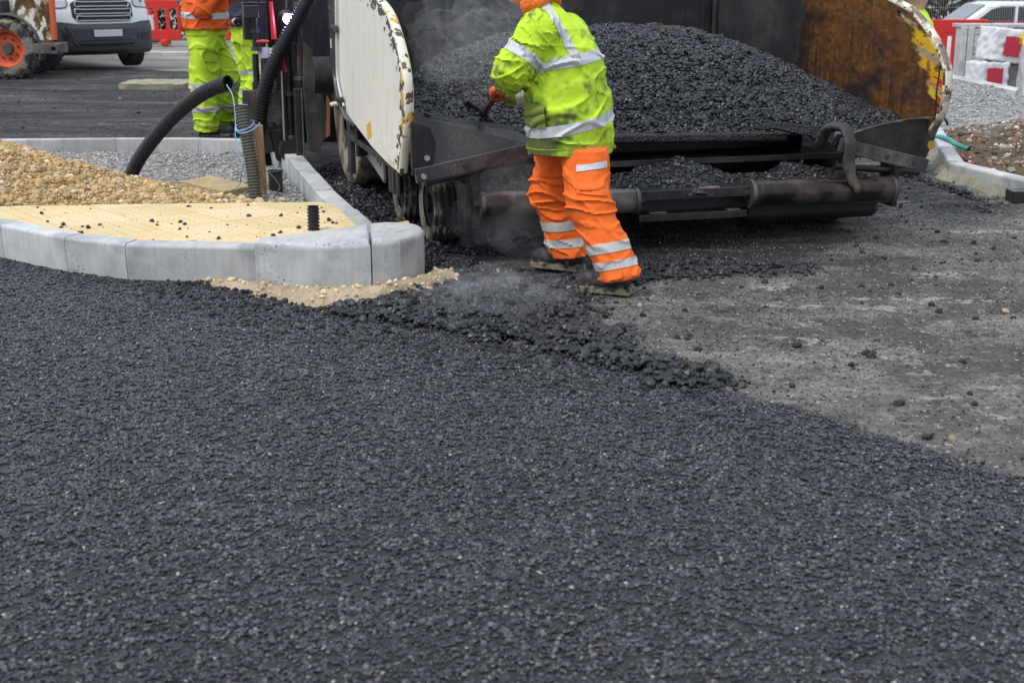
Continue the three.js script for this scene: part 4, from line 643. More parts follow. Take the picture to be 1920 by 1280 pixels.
// ---------------------------------------------------------------- the asphalt in the hopper and on the roller beam
{
  const crest = poly([[-1.72, 0.72], [-1.43, 0.87], [-1.11, 1.105], [-0.76, 1.225], [-0.25, 1.27], [0.24, 1.28], [0.6, 1.225], [0.9, 1.13], [1.25, 0.98], [1.53, 0.84], [1.72, 0.74]]), front = poly([[-1.72, 0.86], [-1.45, 0.80], [-1.2, 0.725], [-0.85, 0.69], [-0.2, 0.683], [0.7, 0.655], [1.05, 0.665], [1.4, 0.68], [1.72, 0.68]]);
  const H0 = (x, z) => { const c = crest(x), f = Math.min(front(x), c), t = clamp((-0.33 - z) / 0.95); const s = z > -1.28 ? Math.sin(t * Math.PI / 2) ** 0.9 : 1 - 0.30 * sstep(-1.28, -2.4, z); return lerp(f, c, z > -1.28 ? s : 1) - (z <= -1.28 ? (c - 0.8) * 0.45 * sstep(-1.28, -2.4, z) : 0); };
  const Hh = (x, z) => H0(x, z) + 0.018 * n3(x * 4, 2, z * 4) + 0.012 * n3(x * 11, 2, z * 11);
  const okp = (x, z) => Math.abs(x) < 1.66 && z < -0.30 - 0.12 * sstep(0.6, 1.0, Math.abs(x + 0.1)) * 0 && z > -2.36 && (z > -1.86 || (x > -1.66 - (z + 1.86) * 1.45 && x < 1.66 + (z + 1.86) * 0.95));
  const g = sheet(stops([-1.66, 1.66, 0.03]), stops([-2.36, -0.30, 0.03]), (x, z) => okp(x, z) ? Hh(x, z) - 0.012 : null); g.applyMatrix4(pv.matrix.compose(pv.position, pv.quaternion, pv.scale));
  tag(mesh('hopper_asphalt_bed', g, M.asphaltDirt), 'black asphalt filling the paver hopper', 'asphalt', null, 'stuff');
  const L = [];
  for (let i = 0; i < 52000; i++) { const x = rr(-1.65, 1.65), z = -0.30 - 1.7 * Math.pow(R(), 1.1); if (!okp(x, z)) continue; const s = 0.006 + 0.014 * Math.pow(R(), 1.8), l = 0.010 + 0.020 * R(), w = toWorld(x, Hh(x, z) + s * 0.1 + (R() - 0.5) * 0.012, z); L.push([...w, s, 0.72, l * 0.96, l * 1.02, l * 1.2]); }
  scatter('hopper_asphalt', STONE, M.bitumen, L, 'heap of loose black asphalt in the paver hopper', 'asphalt');
  const low = poly([[-1.3, 0.36], [-1.15, 0.44], [-0.9, 0.462], [-0.43, 0.43], [-0.2, 0.475], [0.04, 0.535], [0.25, 0.46], [0.44, 0.40], [0.62, 0.42], [0.79, 0.475], [1.05, 0.43], [1.25, 0.40], [1.45, 0.34]]);
  const lh = (x, z) => low(x) - 0.9 * Math.abs(z + 0.27) * 0.7 + 0.012 * n3(x * 7, 0, z * 7), gl = sheet(stops([-1.3, 1.45, 0.025]), stops([-0.6, 0.02, 0.025]), (x, z) => lh(x, z) > 0.335 ? lh(x, z) : null); gl.applyMatrix4(pv.matrix);
  tag(mesh('spilled_asphalt_bed', gl, M.asphaltDirt), 'black asphalt spilled over the push rollers of the paver', 'asphalt', null, 'stuff');
  const K = []; for (let i = 0; i < 9000; i++) { const x = rr(-1.3, 1.45), z = rr(-0.58, 0.02), s = 0.006 + 0.014 * Math.pow(R(), 1.8), l = 0.010 + 0.017 * R(); if (lh(x, z) < 0.33) continue; K.push([...toWorld(x, lh(x, z) + s * 0.15, z), s, 0.75, l * 0.96, l * 1.02, l * 1.18]); }
  scatter('spilled_asphalt', STONE, M.bitumen, K, 'lumps of black asphalt spilled on the push roller beam', 'asphalt');
}
// ---------------------------------------------------------------- people: bodies and clothes meshed from distance fields
function nets(sdf, lo, hi, cell) {   // surface nets
  const nx = Math.ceil((hi[0] - lo[0]) / cell) + 1, ny = Math.ceil((hi[1] - lo[1]) / cell) + 1, nz = Math.ceil((hi[2] - lo[2]) / cell) + 1, F = new Float32Array(nx * ny * nz), id = (i, j, k) => (k * ny + j) * nx + i;
  for (let k = 0; k < nz; k++) for (let j = 0; j < ny; j++) for (let i = 0; i < nx; i++) F[id(i, j, k)] = sdf(lo[0] + i * cell, lo[1] + j * cell, lo[2] + k * cell);
  const vid = new Int32Array(nx * ny * nz).fill(-1), pos = [], nor = [], idx = [], E = [[0, 1], [2, 3], [4, 5], [6, 7], [0, 2], [1, 3], [4, 6], [5, 7], [0, 4], [1, 5], [2, 6], [3, 7]];
  for (let k = 0; k < nz - 1; k++) for (let j = 0; j < ny - 1; j++) for (let i = 0; i < nx - 1; i++) {
    const v = []; let m = 0; for (let c = 0; c < 8; c++) { v[c] = F[id(i + (c & 1), j + ((c >> 1) & 1), k + (c >> 2))]; if (v[c] < 0) m |= 1 << c; }
    if (m === 0 || m === 255) continue; let x = 0, y = 0, z = 0, n = 0;
    for (const [a, b] of E) if ((v[a] < 0) !== (v[b] < 0)) { const t = v[a] / (v[a] - v[b]); x += lerp(a & 1, b & 1, t); y += lerp((a >> 1) & 1, (b >> 1) & 1, t); z += lerp(a >> 2, b >> 2, t); n++; }
    x /= n; y /= n; z /= n; vid[id(i, j, k)] = pos.length / 3; pos.push(lo[0] + (i + x) * cell, lo[1] + (j + y) * cell, lo[2] + (k + z) * cell);
    const gx = lerp(lerp(v[1] - v[0], v[3] - v[2], y), lerp(v[5] - v[4], v[7] - v[6], y), z), gy = lerp(lerp(v[2] - v[0], v[3] - v[1], x), lerp(v[6] - v[4], v[7] - v[5], x), z), gz = lerp(lerp(v[4] - v[0], v[5] - v[1], x), lerp(v[6] - v[2], v[7] - v[3], x), y), l = Math.hypot(gx, gy, gz) || 1;
    nor.push(gx / l, gy / l, gz / l);
  }
  const quad = (a, b, c, d, f) => { if (a < 0 || b < 0 || c < 0 || d < 0) return; if (f) idx.push(a, b, c, a, c, d); else idx.push(a, c, b, a, d, c); };
  for (let k = 1; k < nz - 1; k++) for (let j = 1; j < ny - 1; j++) for (let i = 1; i < nx - 1; i++) {
    const s = F[id(i, j, k)] < 0;
    if (s !== F[id(i + 1, j, k)] < 0) quad(vid[id(i, j - 1, k - 1)], vid[id(i, j, k - 1)], vid[id(i, j, k)], vid[id(i, j - 1, k)], s);
    if (s !== F[id(i, j + 1, k)] < 0) quad(vid[id(i - 1, j, k - 1)], vid[id(i - 1, j, k)], vid[id(i, j, k)], vid[id(i, j, k - 1)], s);
    if (s !== F[id(i, j, k + 1)] < 0) quad(vid[id(i - 1, j - 1, k)], vid[id(i, j - 1, k)], vid[id(i, j, k)], vid[id(i - 1, j, k)], s);
  }
  const g = new THREE.BufferGeometry(); g.setAttribute('position', new THREE.Float32BufferAttribute(pos, 3)); g.setAttribute('normal', new THREE.Float32BufferAttribute(nor, 3)); g.setIndex(idx); return g;
}
const smin = (a, b, k) => { const h = clamp(0.5 + 0.5 * (b - a) / k); return lerp(b, a, h) - k * h * (1 - h); };
const cap = (x, y, z, a, b, ra, rb) => { const dx = b[0] - a[0], dy = b[1] - a[1], dz = b[2] - a[2], t = clamp(((x - a[0]) * dx + (y - a[1]) * dy + (z - a[2]) * dz) / (dx * dx + dy * dy + dz * dz)); return Math.hypot(x - a[0] - dx * t, y - a[1] - dy * t, z - a[2] - dz * t) - lerp(ra, rb, t); };
const ell = (x, y, z, c, r) => { const k = Math.hypot((x - c[0]) / r[0], (y - c[1]) / r[1], (z - c[2]) / r[2]); return (k - 1) * Math.min(...r); };
// trunk: stacked ellipses along a spine; f = forward unit [x, z]
function trunk(x, y, z, sp, f) {
  let i = 0; while (i < sp.length - 2 && y > sp[i + 1][1]) i++;
  const a = sp[i], b = sp[i + 1], t = clamp((y - a[1]) / (b[1] - a[1])), cx = lerp(a[0], b[0], t), cz = lerp(a[2], b[2], t), rs = lerp(a[3], b[3], t), rf = lerp(a[4], b[4], t);
  const dx = x - cx, dz = z - cz, fw = dx * f[0] + dz * f[1], sd = dx * -f[1] + dz * f[0], k = Math.hypot(sd / rs, fw / rf), d = (k - 1) * Math.min(rs, rf);
  const lo = sp[0][1], hi = sp[sp.length - 1][1]; return y < lo ? Math.max(d, (lo - y)) : y > hi ? Math.hypot(Math.max(d, 0), y - hi) + Math.min(0, d) : d;
}
// cloth folds: crossing creases, stretched along a direction
const crease = (x, y, z, s, k, w = 0.16) => { const n = n3(x * s, y * s, z * s + k); return Math.exp(-(n * n) / (w * w)); };
const folds = (x, y, z, s, k, sx = 1, sy = 1, sz = 1) => { const a = 1 - Math.abs(n3(x * s * sx, y * s * sy, z * s * sz + k)), b = 1 - Math.abs(n3(x * s * 2.3 * sx + 5, y * s * 2.3 * sy, z * s * 2.3 * sz + k)); return a * a * 0.7 + b * b * 0.3 - 0.5; };
function paint(g, fn) { const p = g.attributes.position, n = g.attributes.normal, c = new Float32Array(p.count * 3); for (let i = 0; i < p.count; i++) c.set(fn(p.getX(i), p.getY(i), p.getZ(i), n.getX(i), n.getY(i), n.getZ(i)), i * 3); g.setAttribute('color', new THREE.BufferAttribute(c, 3)); return g; }
// a strip of a garment cut out by planes [nx, ny, nz, d] (kept where n.p >= d) and lifted off it
function strip(g, planes, ok, lift = 0.004) {
  const p = g.attributes.position, n = g.attributes.normal, ix = g.index.array, pos = [], nor = [];
  for (let i = 0; i < ix.length; i += 3) {
    let P = [0, 1, 2].map((k) => { const q = ix[i + k]; return [p.getX(q), p.getY(q), p.getZ(q), n.getX(q), n.getY(q), n.getZ(q)]; });
    if (ok && !P.some((v) => ok(...v))) continue;
    for (const [a, b, c, d] of planes) { const o = []; for (let j = 0; j < P.length; j++) { const u = P[j], v = P[(j + 1) % P.length], du = a * u[0] + b * u[1] + c * u[2] - d, dv = a * v[0] + b * v[1] + c * v[2] - d; if (du >= 0) o.push(u); if ((du >= 0) !== (dv >= 0)) o.push(u.map((w, m) => lerp(w, v[m], du / (du - dv)))); } P = o; if (P.length < 3) break; }
    for (let j = 1; j + 1 < P.length; j++) for (const v of [P[0], P[j], P[j + 1]]) { pos.push(v[0] + v[3] * lift, v[1] + v[4] * lift, v[2] + v[5] * lift); nor.push(v[3], v[4], v[5]); }
  }
  const o = new THREE.BufferGeometry(); o.setAttribute('position', new THREE.Float32BufferAttribute(pos, 3)); o.setAttribute('normal', new THREE.Float32BufferAttribute(nor, 3)); return uvBox(o);
}
const slab = (n, c, w) => { const l = Math.hypot(...n), q = n.map((v) => v / l), d = q[0] * c[0] + q[1] * c[1] + q[2] * c[2]; return [[...q, d - w / 2], [-q[0], -q[1], -q[2], -d - w / 2]]; };
T.weave = texPair(256, 0.05, (u, v, o) => { const a = Math.sin(u * 6.283 * 16) * Math.sin(v * 6.283 * 16), n = pf(u, v, 20, 3, 900); o[0] = o[1] = o[2] = 0.93 + 0.14 * (n - 0.5); o[3] = 0.5 + 0.25 * a + 0.3 * (n - 0.5); o[4] = 1; });
M.cloth = new THREE.MeshStandardMaterial({ color: 0xffffff, vertexColors: true, roughness: 0.85 });
M.tape = tmat(T.weave, 0.0006, 0.55, { color: lin(0.60, 0.61, 0.62), metalness: 0.15 });
M.tapeDirty = tmat(T.weave, 0.0006, 0.7, { color: lin(0.50, 0.49, 0.46) });
M.boot = new THREE.MeshStandardMaterial({ color: 0xffffff, vertexColors: true, roughness: 0.7 });
M.glove = mat(0.62, 0.10, 0.03, 0.8); M.skin = mat(0.56, 0.33, 0.25, 0.6); M.hair = mat(0.05, 0.035, 0.025, 0.8);
const mix3 = (a, b, t) => [lerp(a[0], b[0], t), lerp(a[1], b[1], t), lerp(a[2], b[2], t)];
// boot from heel to toe on the ground at height y0
function bootGeo(heel, toe, y0, ank, cell = 0.006) {
  const d = [toe[0] - heel[0], toe[1] - heel[1]], l = Math.hypot(...d), f = [d[0] / l, d[1] / l], P = (s, h) => [heel[0] + f[0] * s, y0 + h, heel[1] + f[1] * s];
  const sd = (x, y, z) => {
    const s = (x - heel[0]) * f[0] + (z - heel[1]) * f[1], w = -(x - heel[0]) * f[1] + (z - heel[1]) * f[0], t = clamp(s / l), hw = 0.036 + 0.013 * sstep(0.3, 0.75, t) - 0.028 * sstep(0.80, 1.02, t) ** 2;
    const top = y0 + 0.026 + 0.006 * (1 - t) - (t > 0.35 && t < 0.5 ? 0 : 0), soleD = Math.max(Math.abs(w) - hw, -s, s - l, y0 - y, y - top) - 0.003;
    let up = cap(x, y, z, P(0.05, 0.075), P(l * 0.55, 0.072), 0.050, 0.050); up = smin(up, cap(x, y, z, P(l * 0.55, 0.070), P(l - 0.054, 0.056), 0.051, 0.053), 0.02); up = smin(up, cap(x, y, z, P(0.06, 0.09), ank, 0.052, 0.060), 0.035); up = smin(up, cap(x, y, z, P(l * 0.5, 0.088), P(0.085, 0.15), 0.042, 0.05), 0.03);
    up = Math.max(up, y0 + 0.012 - y); return Math.min(up + 0.0025 * folds(x, y, z, 16, 2) + 0.002 * n3(x * 40, y * 40, z * 40), soleD + 0.0015 * n3(x * 60, y * 60, z * 60));
  };
  const xs = [heel[0], toe[0], ank[0]], zs = [heel[1], toe[1], ank[2]], g = nets(sd, [Math.min(...xs) - 0.1, y0 - 0.03, Math.min(...zs) - 0.1], [Math.max(...xs) + 0.1, ank[1] + 0.09, Math.max(...zs) + 0.1], cell);
  return paint(g, (x, y, z) => { const mud = sstep(0.030, 0.0, y - y0 - 0.012 + 0.035 * n3(x * 22, y * 22, z * 22)), du = sstep(0.1, 0.6, n3(x * 14, y * 14, z * 14 + 3)) * 0.35; return mix3(mix3([0.020, 0.020, 0.022], [0.13, 0.11, 0.085], du), [0.27, 0.22, 0.14], mud * 0.8); });
}
// a gloved or bare hand closed on a rod: wrist w, grip centre c, rod direction d
function handGeo(w, c, d, back, cell = 0.0045, s = 1) {
  const D = V(...d).normalize(), A = V(c[0] - w[0], c[1] - w[1], c[2] - w[2]).normalize(), N = V(...back).normalize(), Q = D.clone().cross(N).normalize(), chains = [];
  const C = V(...c), rod = 0.022 * s;
  for (let i = 0; i < 4; i++) {   // four fingers side by side along the rod, wrapped round it
    const o = C.clone().addScaledVector(D, (i - 1.5) * 0.021 * s), rr0 = [0.0095, 0.010, 0.0098, 0.0085][i] * s, reach = [0.92, 1, 0.97, 0.85][i], pts = [];
    for (let k = 0; k <= 4; k++) { const a = (-0.55 + k * 0.95 * reach) ; pts.push(o.clone().addScaledVector(N, Math.cos(a) * (rod + rr0)).addScaledVector(Q, Math.sin(a) * (rod + rr0)).toArray()); }
    chains.push([pts, rr0]);
  }
  const th = []; for (let k = 0; k <= 2; k++) { const a = -0.9 - k * 0.85; th.push(C.clone().addScaledVector(D, (-2.1 + k * 0.7) * 0.021 * s).addScaledVector(N, Math.cos(a) * (rod + 0.012 * s)).addScaledVector(Q, Math.sin(a) * (rod + 0.012 * s)).toArray()); } chains.push([th, 0.0115 * s]);
  const palm = C.clone().addScaledVector(N, (rod + 0.014 * s) * 0.85).addScaledVector(Q, -(rod + 0.012 * s) * 0.6).toArray(), p1 = V(...palm).addScaledVector(D, 0.025 * s).toArray(), p2 = V(...palm).addScaledVector(D, -0.025 * s).toArray(); void A;
  const sd = (x, y, z) => { let v = smin(cap(x, y, z, p1, p2, 0.021 * s, 0.021 * s), cap(x, y, z, palm, w, 0.024 * s, 0.030 * s), 0.02); for (const [pts, r] of chains) for (let k = 1; k < pts.length; k++) v = smin(v, cap(x, y, z, pts[k - 1], pts[k], r, r * 0.96), 0.004); return v; };
  const all = [w, c], lo = [0, 1, 2].map((k) => Math.min(...all.map((p) => p[k])) - 0.09), hi = [0, 1, 2].map((k) => Math.max(...all.map((p) => p[k])) + 0.09); return nets(sd, lo, hi, cell);
}
// head: c centre of the skull, f facing [x, z], s size
function headField(c, f, s) {
  const r = [-f[1], f[0]], L = (a, b, h) => [c[0] + (f[0] * a + r[0] * b) * s, c[1] + h * s, c[2] + (f[1] * a + r[1] * b) * s];
  return (x, y, z) => {
    const dx = (x - c[0]) / s, dy = (y - c[1]) / s, dz = (z - c[2]) / s, a = dx * f[0] + dz * f[1], b = dx * r[0] + dz * r[1];
    let v = (Math.hypot((a + 0.012) / 0.098, dy / 0.112, b / 0.078) - 1) * 0.078; v = smin(v, (Math.hypot((a - 0.035) / 0.060, (dy + 0.075) / 0.062, b / 0.056) - 1) * 0.056, 0.03);
    v = smin(v, cap(a, dy, b, [0.088, 0.005, 0], [0.108, -0.032, 0], 0.009, 0.014), 0.012); v = smin(v, cap(a, dy, b, [0.078, 0.028, -0.03], [0.078, 0.028, 0.03], 0.012, 0.012), 0.015);
    v = smin(v, cap(a, dy, b, [0.084, -0.062, -0.018], [0.084, -0.062, 0.018], 0.007, 0.007), 0.008); v = smin(v, cap(a, dy, b, [0.076, -0.105, -0.01], [0.076, -0.105, 0.01], 0.016, 0.016), 0.02);
    for (const q of [-1, 1]) { v = Math.min(v, Math.max((Math.hypot((a + 0.008) / 0.026, (dy + 0.012) / 0.034, (b - q * 0.083) / 0.010) - 1) * 0.010, -9)); v = Math.max(v, -(Math.hypot(a - 0.088, dy - 0.004, b - q * 0.032) - 0.011)); }
    void L; return v * s;
  };
}
function dressed(o, name, g, m) { return mesh(name, g, m, o); }

// ---- the worker shovelling at the hopper
{
  const o = thing('person', 'person in a lime hi-vis jacket and orange trousers shovelling asphalt at the hopper', 'person');
  const f = [-0.80, -0.60];
  const hipL = [0.365, 0.84, -7.09], kneeL = [0.405, 0.455, -6.90], ankL = [0.562, 0.10, -6.755], hipR = [0.265, 0.86, -7.24], kneeR = [0.215, 0.45, -7.32], ankR = [0.335, 0.10, -7.30];
  const sp = [[0.315, 0.69, -7.165, 0.262, 0.205], [0.305, 0.93, -7.165, 0.255, 0.20], [0.278, 1.18, -7.17, 0.238, 0.172], [0.235, 1.335, -7.19, 0.205, 0.13], [0.19, 1.43, -7.215, 0.095, 0.085]];
  const shL = [0.135, 1.318, -7.02], elL = [0.012, 1.135, -6.985], wrL = [-0.012, 1.065, -7.19], shR = [0.30, 1.31, -7.38], elR = [0.155, 0.985, -7.47], wrR = [-0.025, 0.962, -7.475];
  const head = [0.075, 1.585, -7.30];
  // body: one continuous figure under the clothes
  const hf = headField(head, [-0.93, -0.36], 1.0);
  const bodyF = (x, y, z) => { let v = smin(hf(x, y, z), cap(x, y, z, [0.19, 1.40, -7.21], [0.095, 1.52, -7.285], 0.058, 0.052), 0.03); v = smin(v, trunk(x, y, z, sp.map(([a, b, c, d, e]) => [a, b, c, d * 0.7, e * 0.7]), f), 0.05); for (const [a, b, r, q] of [[shL, elL, 0.055, 0.045], [elL, wrL, 0.045, 0.032], [shR, elR, 0.055, 0.045], [elR, wrR, 0.045, 0.032], [hipL, kneeL, 0.08, 0.06], [kneeL, ankL, 0.06, 0.045], [hipR, kneeR, 0.08, 0.06], [kneeR, ankR, 0.06, 0.045]]) v = smin(v, cap(x, y, z, a, b, r, q), 0.03); return v; };
  dressed(o, 'body', merge([nets(bodyF, [-0.25, 0.02, -7.65], [0.75, 1.42, -6.6], 0.014), nets(bodyF, [-0.1, 1.40, -7.48], [0.32, 1.75, -7.08], 0.0045)].map((g) => { g = g.toNonIndexed(); return g; })), M.skin);
  const hatF = (x, y, z) => Math.max((Math.hypot((x - head[0] - 0.012) / 0.125, (y - head[1] - 0.03) / 0.125, (z - head[2]) / 0.112) - 1) * 0.11, head[1] + 0.015 - y + 0.25 * (x - head[0]) * -0.4);
  dressed(o, 'hard_hat', nets(hatF, [-0.12, 1.5, -7.5], [0.3, 1.8, -7.1], 0.006), mat(0.62, 0.62, 0.6, 0.35));
  dressed(o, 'hair', nets((x, y, z) => Math.max(hf(x, y, z) - 0.006, -((x - head[0]) * 0.93 + (z - head[2]) * 0.36) * -1 * 0 + ((head[0] - x) * 0.93 + (head[2] - z) * 0.36) - 0.015, head[1] - 0.075 - y), [-0.05, 1.45, -7.45], [0.25, 1.72, -7.15], 0.006), M.hair);
  // orange hood rolled round the neck
  const hood = nets((x, y, z) => { const c = [0.155, 1.475, -7.245], n = [0.45, -0.8, 0.3], l = Math.hypot(...n), dx = x - c[0], dy = y - c[1], dz = z - c[2], h = (dx * n[0] + dy * n[1] + dz * n[2]) / l, rad = Math.sqrt(Math.max(0, dx * dx + dy * dy + dz * dz - h * h)); return Math.hypot(rad - 0.082, h * 0.7) - 0.036 + 0.012 * folds(x, y, z, 9, 4); }, [-0.05, 1.3, -7.45], [0.36, 1.65, -7.05], 0.006);
  dressed(o, 'hood', hood, mat(0.80, 0.17, 0.02, 0.85));
  // jacket
  const pkt = [0.115, 0.945, -7.01];
  const jac = (x, y, z) => {
    let v = trunk(x, y, z, sp, f), tl = smin(cap(x, y, z, shL, elL, 0.108, 0.098), cap(x, y, z, elL, wrL, 0.092, 0.062), 0.03), tr = smin(cap(x, y, z, shR, elR, 0.10, 0.088), cap(x, y, z, elR, wrR, 0.082, 0.058), 0.04);
    tr = Math.max(tr, -(x - wrR[0] + 0.01));
    v = smin(v, tl, 0.025); v = smin(v, tr, 0.035);
    const low = sstep(0.95, 0.72, y), ua = sstep(0.10, 0.02, tl);
    v += 0.011 * n3(x * 3.2, y * 2.6, z * 3.2 + 2) - 0.013 * crease(x * 0.7 + 0.6 * y, y * 1.5 - 0.5 * x, z * 0.7, 3.6, 1) * sstep(1.34, 1.2, y) - 0.010 * low * crease(x * 1.4, y * 0.4, z * 1.4, 5, 3) - ua * 0.012 * crease(x - y * 0.9, (y + x) * 1.7, z * 1.2, 5.2, 7) + 0.005 * n3(x * 9, y * 7, z * 9) + 0.0012 * n3(x * 30, y * 30, z * 30);
    // hem ends, slightly lower at the front
    const hem = 0.685 - 0.05 * ((x - 0.31) * f[0] + (z + 7.165) * f[1]) + 0.012 * n3(x * 9, 0, z * 9); v = Math.max(v, hem - y);
    return v;
  };
  const jg = nets(jac, [-0.14, 0.62, -7.66], [0.66, 1.50, -6.82], 0.0085);
  const LIME = [0.50, 0.725, 0.028];
  paint(jg, (x, y, z, a, b, c) => {
    const fw = (x - 0.31) * f[0] + (z + 7.165) * f[1], n1 = n3(x * 6, y * 6, z * 6), n2 = n3(x * 19, y * 19, z * 19), n4 = n3(x * 45, y * 45, z * 45);
    const soilF = sstep(0.0, 0.9, 1.25 * sstep(1.10, 0.78, y) * sstep(0.36, 0.14, x + 0.10 * (z + 7)) + 0.45 * n1 + 0.3 * n2), hemD = sstep(0.82, 0.70, y) * (0.55 + 0.5 * n2), smut = sstep(0.42, 0.75, 0.5 * n1 + 0.35 * n2 + 0.2 * n4 + 0.22) * (y > 1.0 && x < 0.2 ? 0.55 : 0.28);
    let col = mix3(LIME, [0.10, 0.125, 0.03], clamp(soilF * 1.0)); col = mix3(col, [0.09, 0.105, 0.03], clamp(hemD * 0.7)); col = mix3(col, [0.11, 0.13, 0.04], clamp(smut)); void a; void b; void c; return col;
  });
  const jk = dressed(o, 'jacket', jg, M.cloth);
  const notArm = (x, y, z) => smin(cap(x, y, z, shL, elL, 0.1, 0.098), cap(x, y, z, elL, wrL, 0.092, 0.06), 0.03) > 0.034 && smin(cap(x, y, z, shR, elR, 0.10, 0.088), cap(x, y, z, elR, wrR, 0.082, 0.058), 0.04) > 0.03;
  mesh('reflective_band', strip(jg, slab([-0.13, 1, 0.05], [0.30, 1.178, -7.0], 0.056), notArm), M.tape, jk);
  mesh('reflective_band', strip(jg, slab([-0.16, 1, 0.06], [0.30, 0.842, -7.0], 0.056), notArm), M.tape, jk);
  const ax = [elL[0] - shL[0], elL[1] - shL[1], elL[2] - shL[2]], am = [lerp(shL[0], elL[0], 0.62), lerp(shL[1], elL[1], 0.62), lerp(shL[2], elL[2], 0.62)];
  mesh('sleeve_band', strip(jg, slab(ax, am, 0.054), (x, y, z) => cap(x, y, z, shL, elL, 0.1, 0.1) < 0.03), M.tape, jk);
  mesh('sleeve_band', strip(jg, slab([wrR[0] - elR[0], wrR[1] - elR[1], wrR[2] - elR[2]], [0.045, 0.967, -7.47], 0.05), (x, y, z) => cap(x, y, z, elR, wrR, 0.082, 0.058) < 0.03), M.tape, jk);
  // brace over the shoulder, down to the upper band
  const sdir = [0.60, 0, -0.80]; void sdir;
  mesh('shoulder_band', strip(jg, [...slab([0.246, 0.135, -0.02], [0.318, 1.21, -7.02], 0.046), [0, 1, 0, 1.19]], (x, y, z, a, b, c) => (y > 1.3 || notArm(x, y, z)) && c > -0.1), M.tape, jk);
  // pocket flap on the side
  const pg = strip(jg, [...slab([1, 0.05, 0.2], [0.125, 0.93, -7.0], 0.125), ...slab([0.12, 1, 0], [0.12, 0.905, -7.0], 0.12)], (x, y, z, a, b, c) => c > 0.1 && notArm(x, y, z), 0.014);
  mesh('pocket_flap', pg, mat(0.17, 0.215, 0.035, 0.9), jk);
  mesh('hem_seam', strip(jg, slab([-0.05, 1, 0.0], [0.3, 0.735, -7.0], 0.006), notArm, 0.003), mat(0.30, 0.42, 0.03, 0.9), jk);
  // trousers
  const tro = (x, y, z) => {
    const cL = Math.min(cap(x, y, z, hipL, kneeL, 0.125, 0.108), cap(x, y, z, kneeL, ankL, 0.106, 0.100)), cR = Math.min(cap(x, y, z, hipR, kneeR, 0.125, 0.108), cap(x, y, z, kneeR, ankR, 0.106, 0.108));
    const sL = smin(cap(x, y, z, hipL, kneeL, 0.125, 0.108), cap(x, y, z, kneeL, ankL, 0.106, 0.100), 0.05), sR = smin(cap(x, y, z, hipR, kneeR, 0.125, 0.108), cap(x, y, z, kneeR, ankR, 0.106, 0.108), 0.05);
    let v = smin(sL, sR, 0.02); v = smin(v, trunk(x, y, z, [[0.32, 0.76, -7.155, 0.19, 0.15], [0.315, 0.97, -7.16, 0.19, 0.15]], f), 0.05);
    const kn = sstep(0.22, 0.0, Math.abs(y - 0.47)), an = sstep(0.28, 0.08, y);
    v += 0.009 * n3(x * 4, y * 3, z * 4 + 4) - 0.011 * crease(x * 0.8 + y * 0.5, y * 0.9, z * 0.8, 4.2, 11, 0.13) - 0.016 * kn * crease(x * 0.6 + y * 0.4, y * 1.9, z * 0.6, 4.6, 12) - 0.018 * an * crease(x * 0.7, y * 2.3, z * 0.7, 4.6, 13) + 0.004 * n3(x * 11, y * 9, z * 11) + 0.001 * n3(x * 30, y * 30, z * 30); void cL; void cR;
    v = Math.max(v, trunk(x, Math.max(y, 0.70), z, sp, f) + 0.028 - 6 * Math.max(0, 0.74 - y));
    const hemL = 0.085 - 0.18 * ((x - ankL[0]) * -0.9 + (z - ankL[2]) * -0.4), hemR = 0.095 - 0.15 * ((x - ankR[0]) * -0.9 + (z - ankR[2]) * -0.4); v = Math.max(v, (sL < sR ? Math.max(0.035, hemL) : Math.max(0.05, hemR)) - y); return v;
  };
  const tg = nets(tro, [0.02, 0.01, -7.56], [0.76, 1.02, -6.58], 0.0085);
  paint(tg, (x, y, z) => { const n1 = n3(x * 8, y * 8, z * 8), n2 = n3(x * 26, y * 26, z * 26), d = sstep(0.35, 0.8, 0.5 * n1 + 0.4 * n2 + 0.15) * 0.3, lo = sstep(0.14, 0.05, y) * (0.5 + 0.5 * n2); return mix3(mix3([0.86, 0.145, 0.012], [0.30, 0.085, 0.03], d), [0.13, 0.075, 0.045], clamp(lo * 0.75)); });
  const tk = dressed(o, 'trousers', tg, M.cloth);
  const legL = (x, y, z) => cap(x, y, z, kneeL, ankL, 0.1, 0.1) < cap(x, y, z, kneeR, ankR, 0.1, 0.1), aL = [ankL[0] - kneeL[0], ankL[1] - kneeL[1], ankL[2] - kneeL[2]], aR = [ankR[0] - kneeR[0], ankR[1] - kneeR[1], ankR[2] - kneeR[2]];
  for (const [t, w] of [[0.60, 0.052], [0.83, 0.044]]) mesh('reflective_band', strip(tg, slab([aL[0] * 0.4, aL[1], aL[2] * 0.4], [lerp(kneeL[0], ankL[0], t), lerp(kneeL[1], ankL[1], t), lerp(kneeL[2], ankL[2], t)], w), (x, y, z) => legL(x, y, z)), M.tapeDirty, tk);
  for (const [t, w] of [[0.50, 0.052], [0.77, 0.048]]) mesh('reflective_band', strip(tg, slab([aR[0] * 0.3, aR[1], aR[2] * 0.3], [lerp(kneeR[0], ankR[0], t), lerp(kneeR[1], ankR[1], t), lerp(kneeR[2], ankR[2], t)], w), (x, y, z) => !legL(x, y, z)), M.tapeDirty, tk);
  const thigh = (x, y, z, a, b, c) => c > 0.25 && cap(x, y, z, hipL, kneeL, 0.12, 0.108) < 0.03;
  const pf1 = mesh('cargo_pocket', strip(tg, [...slab([1, 0.03, 0], [0.412, 0.6, -6.9], 0.155), ...slab([0.1, 1, 0], [0.41, 0.60, -6.9], 0.17)], thigh, 0.009), mat(0.82, 0.135, 0.012, 0.85), tk);
